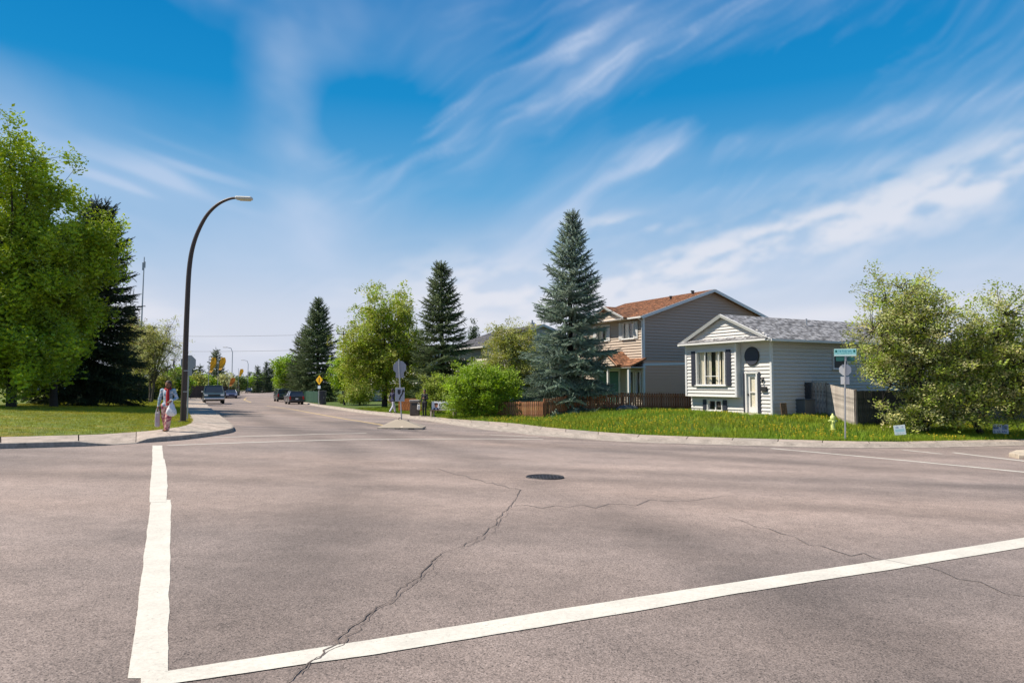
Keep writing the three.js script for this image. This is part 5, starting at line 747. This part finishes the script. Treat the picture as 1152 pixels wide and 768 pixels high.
function vehicle(name, label, category, p, turn, o, group) {
  const C = thing(name, label, category, p, turn, group), { L, W, H, belt, clear = .26 } = o, wr = o.wr ?? 1, body = paintMat(...o.color), hw = W / 2, f = L / 2, r = -L / 2;
  const wx = hw - .12, wf = f - .85, wb = r + .85, R = .34 * wr;
  const arch = (z, n = 7) => [...Array(n)].map((_, i) => { const a = Math.PI * (1 - i / (n - 1)); return [z - Math.cos(a) * -(R + .06) * 1, clear + .02 + Math.sin(a) * (R + .06) * 1.0]; });
  const hood = o.hood ?? belt - .06, out = [[r + .04, clear + .1], [r, belt - .38], [r + .05, belt - .04], ...(o.bed ? [[r + .05, belt]] : []), [o.cab[0], belt], [o.cab[1], belt], [f - .35, hood], [f - .05, hood - .16], [f, clear + .28], [f - .06, clear + .02], ...arch(wf).reverse(), ...arch(wb).reverse()];
  mesh('body', prism(out, W, .05).rotateY(-Math.PI / 2), body, C).geometry.computeVertexNormals();
  const [cg, A, B] = loftBox([hw - .06, o.cab[0], o.cab[1], belt - .03], [hw - .22, o.cab[0] + o.rake[0], o.cab[1] - o.rake[1], H - .05]);
  mesh('cabin_glass', cg, M.glass, C);
  mesh('roof', rbox((hw - .2) * 2, .09, o.cab[1] - o.cab[0] - o.rake[0] - o.rake[1] + .08, 0, H - .04, (o.cab[0] + o.rake[0] + o.cab[1] - o.rake[1]) / 2, .04), body, C);
  for (let i = 0; i < 4; i++) mesh('pillar', tube([V(...A[i]), V(...B[i])], [.05, .045], 6), body, C);
  for (const s of [-1, 1]) { mesh('pillar', tube([V(s * (hw - .055), belt - .02, (o.cab[0] + o.cab[1]) / 2 - .1), V(s * (hw - .215), H - .06, (o.cab[0] + o.cab[1]) / 2 - .15)], [.045, .04], 6), body, C); mesh('mirror', rbox(.17, .13, .1, s * (hw + .1), belt + .06, o.cab[1] - .45, .04), o.mirror ?? body, C); mesh('door_handle', rbox(.02, .03, .16, s * (hw + .005), belt - .14, -.1, .008), M.chrome, C); mesh('door_seam', box(.006, belt - clear - .25, .012, s * (hw + .001), (belt + clear) / 2 + .05, .55), M.blackPlastic, C); }
  for (const z of [wf, wb]) for (const s of [-1, 1]) { const w = mesh('wheel', wheelGeo.tyre, M.rubber, C); w.position.set(s * wx, R, z); w.scale.setScalar(wr); const rm = mesh('rim', wheelGeo.rim, M.chrome, w); rm.position.x = s * .03; }
  for (const s of [-1, 1]) { mesh('headlight', rbox(.34, .15, .08, s * (hw - .24), hood - .22, f - .03, .03), lampW, C); mesh('tail_light', rbox(.16, o.tall ?? .22, .06, s * (hw - .12), belt - .22, r + .0, .02), lampR, C); }
  mesh('grille', rbox(W - 1.0, .18, .05, 0, hood - .24, f - .0, .02), M.blackPlastic, C); mesh('front_bumper', rbox(W - .04, .2, .16, 0, clear + .2, f - .02, .05), o.bumper ?? body, C); mesh('rear_bumper', rbox(W - .04, .2, .14, 0, clear + .2, r + .02, .05), o.bumper ?? body, C);
  mesh('licence_plate', box(.3, .15, .01, 0, belt - .32, r - .015), plateM, C); mesh('underbody', box(W - .3, .12, L - .5, 0, clear, 0), M.blackPlastic, C); mesh('wiper', box(.5, .015, .02, .2, belt + .03, o.cab[1] + .02), M.blackPlastic, C);
  if (o.bed) { mesh('bed_liner', box(W - .22, .02, o.cab[0] - r - .2, 0, belt + .004, (r + o.cab[0]) / 2), M.blackPlastic, C); for (const s of [-1, 1]) mesh('bed_rail', rbox(.09, .12, o.cab[0] - r - .1, s * (hw - .06), belt + .04, (r + o.cab[0]) / 2, .02), body, C); mesh('tailgate', rbox(W - .1, .14, .08, 0, belt + .04, r + .09, .02), body, C); }
  return C;
}
const TYPES = {
  pickup: { L: 5.5, W: 2.05, H: 1.95, belt: 1.22, clear: .38, hood: 1.16, cab: [-.7, 1.25], rake: [.15, .55], bed: true, wr: 1.1, bumper: M.chrome },
  sedan: { L: 4.5, W: 1.75, H: 1.42, belt: .92, hood: .82, cab: [-1.6, 1.05], rake: [.6, .75] },
  hatch: { L: 3.9, W: 1.68, H: 1.5, belt: .98, hood: .9, cab: [-1.85, 1.0], rake: [.28, .7], tall: .34 },
  suv: { L: 4.7, W: 1.86, H: 1.72, belt: 1.1, clear: .32, hood: 1.02, cab: [-2.2, 1.05], rake: [.2, .6], tall: .4, wr: 1.08 },
  van: { L: 5.0, W: 1.92, H: 1.95, belt: 1.2, clear: .3, hood: 1.1, cab: [-2.4, 1.5], rake: [.1, .7], tall: .4 },
};
const car = (name, label, cat, px, py, turn, type, color, group, extra = {}) => vehicle(name, label, cat, G(px, py), turn, { ...TYPES[type], color, ...extra }, group);
car('pickup_truck', 'dark green oncoming pickup with silver bumper beside the left sidewalk', 'pickup', 239.5, 453.8, .43, 'pickup', [.035, .055, .05], 'oncoming vehicles', { mirror: M.white });
car('blue_car', 'dark blue oncoming car with bright headlights behind the pickup', 'car', 259.6, 447.9, .42, 'sedan', [.05, .055, .11], 'oncoming vehicles');
car('passenger_van', 'blue oncoming van behind the dark blue car', 'van', 259, 444.6, .40, 'van', [.05, .07, .16], 'oncoming vehicles');
car('hatchback', 'dark hatchback seen from behind, nearest car at the right kerb', 'car', 330.5, 454.6, Math.PI + .45, 'hatch', [.03, .033, .045], 'cars ahead on the right side');
car('parked_car', 'dark green vehicle just ahead of the dark hatchback', 'car', 317.5, 451.6, Math.PI + .43, 'suv', [.018, .03, .03], 'cars ahead on the right side');
car('white_van', 'white vehicle beyond the dark green vehicle on the right', 'van', 320.5, 446.4, Math.PI + .38, 'van', [.62, .62, .62], 'cars ahead on the right side');
[[312, 441.6, 'sedan', [.10, .10, .16], 'small blue grey car far ahead on the right'], [307.5, 439.8, 'suv', [.03, .05, .07], 'dark car farthest ahead on the right'], [296, 440.0, 'suv', [.35, .35, .37], 'pale grey far car near the bend'], [288.5, 440.8, 'suv', [.12, .12, .13], 'dark grey far car left of the pale one at the bend'], [279.5, 441.8, 'sedan', [.25, .26, .3], 'silver far car at the left of the bend']].forEach(([px, py, t, c, label]) => car('far_car', label, 'car', px, py, px > 300 ? Math.PI + .35 : .38, t, c, 'cars far down the street'));
// ---------------------------------------------------------------- people
function field(bones, min, size, res, k = .025, extra) {   // bones: [a, b, ra, rb, colour]; meshes the smooth union of tapered capsules
  const mc = new MarchingCubes(res, undefined, false, false, 400000); mc.isolation = 0; const n = res, h = n / 2, ab = V(0, 0, 0), p = V(0, 0, 0), ap = V(0, 0, 0);
  const B = bones.map(b => ({ a: b[0], d: b[1].clone().sub(b[0]), l: Math.max(1e-9, b[1].distanceToSquared(b[0])), ra: b[2], rb: b[3], c: b[4], s: b[5] ?? [1, 1, 1] }));
  const dist = (b, q) => { ap.copy(q).sub(b.a); const t = clamp(ap.dot(b.d) / b.l); ap.addScaledVector(b.d, -t); return Math.sqrt((ap.x / b.s[0]) ** 2 + (ap.y / b.s[1]) ** 2 + (ap.z / b.s[2]) ** 2) - mix(b.ra, b.rb, t); };
  const at3 = (x, y, z) => p.set(min.x + (x - h) / h * size + size, min.y + (y - h) / h * size + size, min.z + (z - h) / h * size + size);
  for (let z = 0; z < n; z++) for (let y = 0; y < n; y++) for (let x = 0; x < n; x++) { at3(x, y, z); let m = 1e9; for (const b of B) { const d = dist(b, p); if (m > 1e8) m = d; else { const u = clamp(.5 + .5 * (m - d) / k); m = mix(m, d, u) - k * u * (1 - u); } } mc.field[z * n * n + y * n + x] = -m; }
  mc.update(); const c = mc.count, pos = new Float32Array(c * 3), col = new Float32Array(c * 3);
  for (let i = 0; i < c; i++) {
    p.set(min.x + (mc.positionArray[i * 3] + 1) * size, min.y + (mc.positionArray[i * 3 + 1] + 1) * size, min.z + (mc.positionArray[i * 3 + 2] + 1) * size); pos.set(p.toArray(), i * 3);
    let bd = 1e9, bc = null; for (const b of B) { const d = dist(b, p); if (d < bd) { bd = d; bc = b.c; } } let cc = typeof bc === 'function' ? bc(p) : bc; if (extra) cc = extra(p, cc) ?? cc; col.set(cc, i * 3);
  }
  const g = new THREE.BufferGeometry(); g.setAttribute('position', new THREE.BufferAttribute(pos, 3)); g.setAttribute('normal', new THREE.BufferAttribute(new Float32Array(mc.normalArray.slice(0, c * 3)), 3)); g.setAttribute('color', new THREE.BufferAttribute(col, 3));
  // outward normals from the faces themselves, smoothed by position
  const nm = new Map(), key = i => Math.round(pos[i * 3] * 4e3) + ',' + Math.round(pos[i * 3 + 1] * 4e3) + ',' + Math.round(pos[i * 3 + 2] * 4e3), a = V(0, 0, 0), b2 = V(0, 0, 0), e = V(0, 0, 0), fn = []; let vol = 0;
  for (let i = 0; i < c; i += 3) { a.fromArray(pos, i * 3); b2.fromArray(pos, i * 3 + 3); e.fromArray(pos, i * 3 + 6); const cr = V(0, 0, 0).crossVectors(b2.clone().sub(a), e.clone().sub(a)); vol += a.sub(min).dot(cr); fn.push(cr); for (let q = 0; q < 3; q++) { const kk = key(i + q); const v = nm.get(kk); if (v) v.add(cr); else nm.set(kk, cr.clone()); } }
  const sg = vol < 0 ? -1 : 1; for (let i = 0; i < c; i++) { const v = nm.get(key(i)).clone().multiplyScalar(sg).normalize(); g.attributes.normal.setXYZ(i, v.x, v.y, v.z); }
  if (sg < 0) for (let i = 0; i < c; i += 3) for (const at of [g.attributes.position, g.attributes.normal, g.attributes.color]) { const t = [at.getX(i + 1), at.getY(i + 1), at.getZ(i + 1)]; at.setXYZ(i + 1, at.getX(i + 2), at.getY(i + 2), at.getZ(i + 2)); at.setXYZ(i + 2, ...t); }
  return g;
}
function hand(w, dir, palm, side, col, curl = .9) {        // wrist, direction of the fingers, palm normal, +1/-1 thumb side
  const d = dir.clone().normalize(), n = palm.clone().normalize(), s = V(0, 0, 0).crossVectors(d, n).normalize().multiplyScalar(side), P = (a, b, c) => w.clone().addScaledVector(d, a).addScaledVector(s, b).addScaledVector(n, c), B = [[P(-.03, 0, 0), P(.03, 0, 0), .024, .026, col], [P(.02, -.018, 0), P(.08, -.024, 0), .020, .018, col], [P(.02, .018, 0), P(.08, .024, 0), .020, .018, col]];
  [[.030, .074], [.010, .082], [-.011, .076], [-.031, .060]].forEach(([x, l]) => { const a = P(.082, x, 0), b = P(.082 + l * .42, x * 1.05, l * .22 * curl), c = P(.082 + l * (.42 + .2 * (1 - curl * .4)), x * 1.05, l * .56 * curl), e = P(.082 + l * (.50 - .12 * curl), x, l * .86 * curl); B.push([a, b, .0095, .009, col], [b, c, .009, .008, col], [c, e, .008, .007, col]); });
  B.push([P(.025, .028, .004), P(.055, .052, .016), .012, .010, col], [P(.055, .052, .016), P(.085, .050, .034), .010, .008, col]);
  return field(B, P(.05, 0, .02).sub(V(.12, .12, .12)), .12, 56, .008);
}
function person(label, pos, turn, J, C, group, scale = 1) { // J: joints, C: colours
  const o = thing('person', label, 'person', pos, turn, group); o.scale.setScalar(scale);
  const B = [[J.pelvis, J.waist, .145, .125, C.hip, [1, 1, .72]], [J.waist, J.chest, .125, .145, C.top, [1, 1, .72]], [J.chest, J.neck.clone().add(V(0, -.05, 0)), .14, .07, C.top, [1, 1, .75]], [J.neck.clone().add(V(0, -.04, 0)), J.head.clone().add(V(0, -.08, 0)), .052, .05, C.skin]];
  for (const s of ['L', 'R']) {
    B.push([J.chest.clone().lerp(J['shoulder' + s], .4), J['shoulder' + s], .075, .068, C.top], [J['shoulder' + s], J['elbow' + s], .062, .047, C.sleeve ?? C.top], [J['elbow' + s], J['wrist' + s], .045, .032, C.forearm ?? C.top]);
    B.push([J.pelvis.clone().lerp(J['hip' + s], .8), J['hip' + s], .12, .108, C.hip], [J['hip' + s], J['knee' + s], C.loose ?? .10, C.loose ? C.loose * .82 : .068, C.legs], [J['knee' + s], J['ankle' + s], C.loose ? C.loose * .82 : .064, C.loose ? C.loose * .66 : .042, C.legs], [J['ankle' + s].clone().add(V(0, -.035, -.04)), J['toe' + s], .043, .036, C.shoe, [1, .8, 1]]);
  }
  const body = field(B, V(-.9, -.05, -.9), .9, 128, .03, C.paint), h = J.head, S = C.skin, f = V(Math.sin(J.look ?? 0), 0, Math.cos(J.look ?? 0)), sd = V(f.z, 0, -f.x), Q = (a, b, c) => h.clone().addScaledVector(sd, a).add(V(0, b, 0)).addScaledVector(f, c);
  const head = field([[Q(0, .03, -.012), Q(0, .015, .0), .098, .094, S, [.80, 1.1, .98]], [Q(0, -.055, .03), Q(0, -.085, .05), .058, .038, S], [Q(0, .0, .088), Q(0, -.03, .108), .012, .017, S], [Q(.078, -.01, -.005), Q(.080, -.03, -.005), .014, .011, S], [Q(-.078, -.01, -.005), Q(-.080, -.03, -.005), .014, .011, S], [Q(0, -.10, -.02), Q(0, -.16, -.03), .052, .052, S], [Q(-.018, -.062, .086), Q(.018, -.062, .086), .010, .010, S]], h.clone().sub(V(.2, .2, .2)), .2, 76, .02, (p, c) => { for (const s of [-1, 1]) if (p.distanceTo(Q(s * .034, .005, .088)) < .015) return [.03, .02, .018]; if (p.distanceTo(Q(0, -.062, .095)) < .022 && p.y < h.y - .052 && p.y > h.y - .072) return [S[0] * .8, S[1] * .5, S[2] * .5]; return c; });
  const hands = ['L', 'R'].map(s => hand(J['wrist' + s], J['fingers' + s], J['palm' + s], s === 'L' ? -1 : 1, C.skin));
  for (const q of [body, head, ...hands]) if (q.attributes.uv) q.deleteAttribute('uv');
  mesh('body', mergeGeometries([body, head, ...hands]), C.material ?? new THREE.MeshStandardMaterial({ vertexColors: true, roughness: .85 }), o);
  const hr = field([[Q(0, .052, -.026), Q(0, .03, -.035), .104, .10, C.hair, [.83, 1.02, .98]], [Q(0, -.02, -.075), Q(0, -.07, -.08), .06, .05, C.hair]], h.clone().sub(V(.2, .2, .2)), .2, 56, .02); // hair cap
  const hp = hr.attributes.position, keep = []; for (let i = 0; i < hp.count; i += 3) { const p = V(hp.getX(i), hp.getY(i), hp.getZ(i)).sub(h); if (p.dot(f) > .035 && p.y < .062) continue; keep.push(i, i + 1, i + 2); } hr.setIndex(keep); mesh('hair', hr.toNonIndexed(), new THREE.MeshStandardMaterial({ vertexColors: true, roughness: .7 }), o);
  return o;
}
const standing = () => ({ pelvis: V(0, .93, 0), waist: V(0, 1.08, 0), chest: V(0, 1.30, 0), neck: V(0, 1.49, -.01), head: V(0, 1.61, .01), shoulderL: V(.17, 1.41, 0), shoulderR: V(-.17, 1.41, 0), elbowL: V(.23, 1.13, -.02), elbowR: V(-.23, 1.13, -.02), wristL: V(.24, .88, .05), wristR: V(-.24, .88, .05), fingersL: V(0, -1, .1), fingersR: V(0, -1, .1), palmL: V(-1, 0, 0), palmR: V(1, 0, 0), hipL: V(.09, .88, 0), hipR: V(-.09, .88, 0), kneeL: V(.10, .49, .03), kneeR: V(-.10, .49, .03), ankleL: V(.10, .09, 0), ankleR: V(-.10, .09, 0), toeL: V(.12, .035, .15), toeR: V(-.12, .035, .15) });
{ // woman with bags on the left corner
  const b = G(187.5, 485, (x, d) => roadY(x, d) + .142), J = standing();
  Object.assign(J, { kneeL: V(.08, .49, .10), ankleL: V(.06, .09, .12), toeL: V(.07, .035, .27), ankleR: V(-.08, .10, -.12), kneeR: V(-.09, .49, -.01), toeR: V(-.09, .035, .03), elbowL: V(.27, 1.15, .0), wristL: V(.22, 1.05, .20), fingersL: V(-.5, -.25, .7), palmL: V(-.3, -1, -.1), elbowR: V(-.24, 1.12, .02), wristR: V(-.26, .86, .06), look: -.1 });
  const print = (p, a, c2, c3, k) => { const n = vn(p.x * k + 9, p.y * k + p.z * k * .7, 7); return n > .62 ? c2 : n < .36 ? c3 : a; };
  const P = person('woman in pale blue top, red scarf and pink patterned trousers carrying bags', b, -.05, J, { skin: [.20, .095, .055], hair: [.035, .02, .016], top: p => print(p, [.32, .41, .50], [.52, .52, .56], [.16, .28, .36], 19), sleeve: p => print(p, [.32, .41, .50], [.52, .52, .56], [.16, .28, .36], 19), forearm: p => print(p, [.34, .45, .52], [.52, .56, .6], [.22, .34, .40], 16), hip: p => p.y > .86 ? print(p, [.32, .41, .50], [.52, .52, .56], [.16, .28, .36], 19) : print(p, [.50, .21, .20], [.60, .40, .33], [.26, .07, .12], 20), legs: p => print(p, [.50, .21, .20], [.60, .40, .33], [.26, .07, .12], 20), shoe: [.22, .10, .04], loose: .110 }, undefined, .97); P.scale.set(1.12, .97, 1.1);
  const red = mat(.50, .012, .016, .8, { map: T.cloth, side: THREE.DoubleSide }), sc = []; // scarf: loop and hanging end
  for (let i = 0; i <= 20; i++) { const a = i / 20 * 6.283; sc.push(V(Math.sin(a) * .082, 1.475 + Math.cos(a) * -.03, Math.cos(a) * .075 + .0)); } mesh('scarf', merge([tube(sc, Array(21).fill(.026), 7), tube([V(.05, 1.46, .085), V(.06, 1.36, .135), V(.065, 1.2, .14), V(.07, 1.02, .135), V(.075, .90, .14)], [.03, .045, .05, .052, .055], 8).scale(1, 1, 1)]), red, P);
  const pb = b.clone(), bagMat = new THREE.MeshPhysicalMaterial({ color: rgb(.72, .74, .78), roughness: .45, transmission: .15, side: THREE.DoubleSide });
  const sack = (w, h, dep, seed, m) => { const g = new THREE.SphereGeometry(.5, 28, 22), p = g.attributes.position; for (let i = 0; i < p.count; i++) { const x = p.getX(i), y = p.getY(i), z = p.getZ(i), t = y + .5, k = mix(1.12, .22, Math.pow(t, 1.3)), n = 1 + .45 * (vn(x * 9 + seed, y * 7 + z * 8, seed) - .5); p.setXYZ(i, Math.sign(x) * Math.pow(Math.abs(x) * 2, .7) * w / 2 * k * n, y * h, z * dep * k * n); } g.computeVertexNormals(); return g; };
  const W1 = J.wristL.clone().multiplyScalar(.97), c = Math.cos(-.05), s = Math.sin(-.05), wl = v => V(b.x + (v.x * c + v.z * s), b.y + v.y, b.z + (-v.x * s + v.z * c));
  const B1 = thing('shopping_bag', 'white plastic shopping bag hanging from the left arm of the woman', 'bag', wl(V(W1.x + .05, .62, W1.z + .05))); mesh('sack', sack(.34, .50, .20, 5).translate(0, .14, 0), bagMat, B1); mesh('handle', new THREE.TorusGeometry(.06, .012, 6, 16).scale(1, 1.35, 1).translate(-.02, .36, 0), bagMat, B1);
  const B2 = thing('tote_bag', 'tall pale pink printed tote bag in the right hand of the woman', 'bag', wl(V(-.285, .10, .10))); mesh('sack', merge([rbox(.16, .50, .09, 0, .30, 0, .04)]), mat(.60, .52, .54, .8, { map: T.cloth }), B2); for (const z of [-.03, .03]) mesh('handle', tube([V(-.05, .54, z), V(-.03, .66, z * .6), V(.0, .705, 0), V(.03, .66, z * .6), V(.05, .54, z)], [.009, .009, .009, .009, .009], 6), mat(.5, .42, .44, .8), B2); mesh('print', box(.10, .18, .004, 0, .3, .047), mat(.42, .30, .36, .8), B2);
}
{ // dark figure by the bench
  const b = onR(477.5, 468.2), J = standing(); Object.assign(J, { elbowL: V(.25, 1.14, .03), wristL: V(.12, 1.16, .22), fingersL: V(-.8, .3, .4), palmL: V(0, -.3, -1), look: .3, wristR: V(-.27, .9, .1) });
  const dk = [.018, .018, .022]; person('person in dark clothes standing beside the bus bench', b, -.5, J, { skin: [.28, .15, .10], hair: [.015, .012, .01], top: dk, hip: dk, legs: [.014, .014, .017], shoe: [.02, .02, .02] }, undefined, .98);
  const w = b.clone().add(V(-.36, 0, .1)), B = thing('carrier_bag', 'small white carrier bag beside the dark clothed person', 'bag', w.setY(b.y + .42)); mesh('sack', rbox(.2, .3, .1, 0, .15, 0, .04), M.white, B); mesh('handle', new THREE.TorusGeometry(.06, .01, 6, 14).translate(0, .36, 0), M.white, B);
}
{ // walker behind the keep right sign
  const b = onR(441.5, 464.5), J = standing(); Object.assign(J, { kneeL: V(.09, .50, .22), ankleL: V(.09, .10, .30), toeL: V(.09, .05, .46), kneeR: V(-.09, .50, -.02), ankleR: V(-.09, .14, -.30), toeR: V(-.09, .04, -.18), elbowL: V(.22, 1.14, -.12), elbowR: V(-.22, 1.14, .1), wristL: V(.22, .92, -.08), wristR: V(-.22, .95, .26) });
  person('walker in white trousers and dark top behind the keep right sign', b, 2.4, J, { skin: [.3, .17, .12], hair: [.04, .025, .02], top: [.03, .03, .07], hip: [.03, .03, .08], legs: [.55, .54, .62], shoe: [.03, .03, .035], loose: .095 });
}
// ---------------------------------------------------------------- grass blades and dandelions
{
  const tuft = (n, h, w, seed) => { const r = rng(seed), pos = []; for (let i = 0; i < n; i++) { const a = r() * 6.28, x = (r() - .5) * .22, z = (r() - .5) * .22, hh = h * (.5 + .7 * r()), bx = Math.cos(a) * w, bz = Math.sin(a) * w, l = .4 * hh; pos.push(x - bx, -.01, z - bz, x + bx, -.01, z + bz, x + Math.sin(a * 3) * l, hh, z + Math.cos(a * 3) * l); } return fromTris(pos); };
  const blade = leafMat(.25, .35, .018, .25), q = (r) => new THREE.Quaternion().setFromAxisAngle(V(0, 1, 0), r() * 6.28);
  const scatter = (edge, i0, i1, dir, hf, far, n, seed, pw) => { const r = rng(seed), out = []; let L = [0]; for (let i = i0; i < i1; i++) L.push(L[L.length - 1] + edge[i].distanceTo(edge[i + 1])); for (let k = 0; k < n; k++) { const u = r() * L[L.length - 1]; let i = 0; while (i < L.length - 2 && L[i + 1] < u) i++; const t = (u - L[i]) / (L[i + 1] - L[i] || 1), p = edge[i0 + i].clone().lerp(edge[i0 + i + 1], t), s = far * Math.pow(r(), pw), x = p.x + dir[0] * s, z = p.z + dir[1] * s; out.push([V(x, hf(x, -z), z), s, r]); } return out; };
  const near = (E, x0, x1) => { let a = -1, b = -1; E.forEach((p, i) => { const px = 576 + FOCAL * p.x / -p.z; if (p.z < 0 && px > x0 && px < x1 && -p.z < 75) { if (a < 0) a = i; b = i; } }); return [a, b]; };
  const [r0, r1] = near(RI, 400, 1190), [l0, l1] = near(LI, -120, 216);
  const rt = scatter(RI, r0, r1, [.62, -.78], lawnY_R, 13, 42000, 301, 1.3).map(([p, s, r]) => { const n = fbm(p.x * .5, p.z * .5, 3, 97); const c = .55 + .75 * r(); return [p, q(r), (.65 + .9 * r()) * (s < .4 ? .8 : 1) * (.6 + .9 * n), [c * (.75 + .6 * n), c, c]]; });
  const g1 = instanced('lawn_grass', tuft(9, .13, .006, 5), blade, rt, scene); g1.userData.label = 'longer grass blades on the right lawn'; g1.userData.category = 'grass';
  const lt = scatter(LI, l0, l1, [-.75, -.66], lawnY_L, 26, 36000, 302, 1.2).map(([p, s, r]) => { const n = fbm(p.x * .4, p.z * .4, 3, 98), c = .6 + .6 * r(); return [p, q(r), .45 + .45 * r(), [c * (.9 + 1.0 * n), c * (.9 + .35 * n), c]]; });
  const g2 = instanced('lawn_grass', tuft(9, .09, .006, 6), leafMat(.33, .40, .022, .25), lt, scene); g2.name = 'mown_grass'; g2.userData.label = 'short mown grass blades on the left lawn'; g2.userData.category = 'grass';
  // dandelions: stem and yellow head
  const head = merge([cyl(.006, .006, .12, 0, .06, 0, 4), new THREE.SphereGeometry(.024, 7, 4).scale(1, .45, 1).translate(0, .125, 0)]), r = rng(303), dl = [];
  for (const [p, s] of scatter(RI, r0, r1, [.62, -.78], lawnY_R, 10, 6500, 304, 1.1)) { const n = fbm(p.x * .55, p.z * .55, 3, 111); if (p.x < -3 || r() > step(.44, .66, n)) continue; dl.push([p, q(r), .7 + .7 * r(), .8 + .3 * r()]); }
  const d = instanced('dandelions', head, mat(.62, .44, .012, .8), dl, scene); d.userData.label = 'yellow dandelions scattered over the right lawn'; d.userData.category = 'flowers';
}
renderer.render(scene, camera);
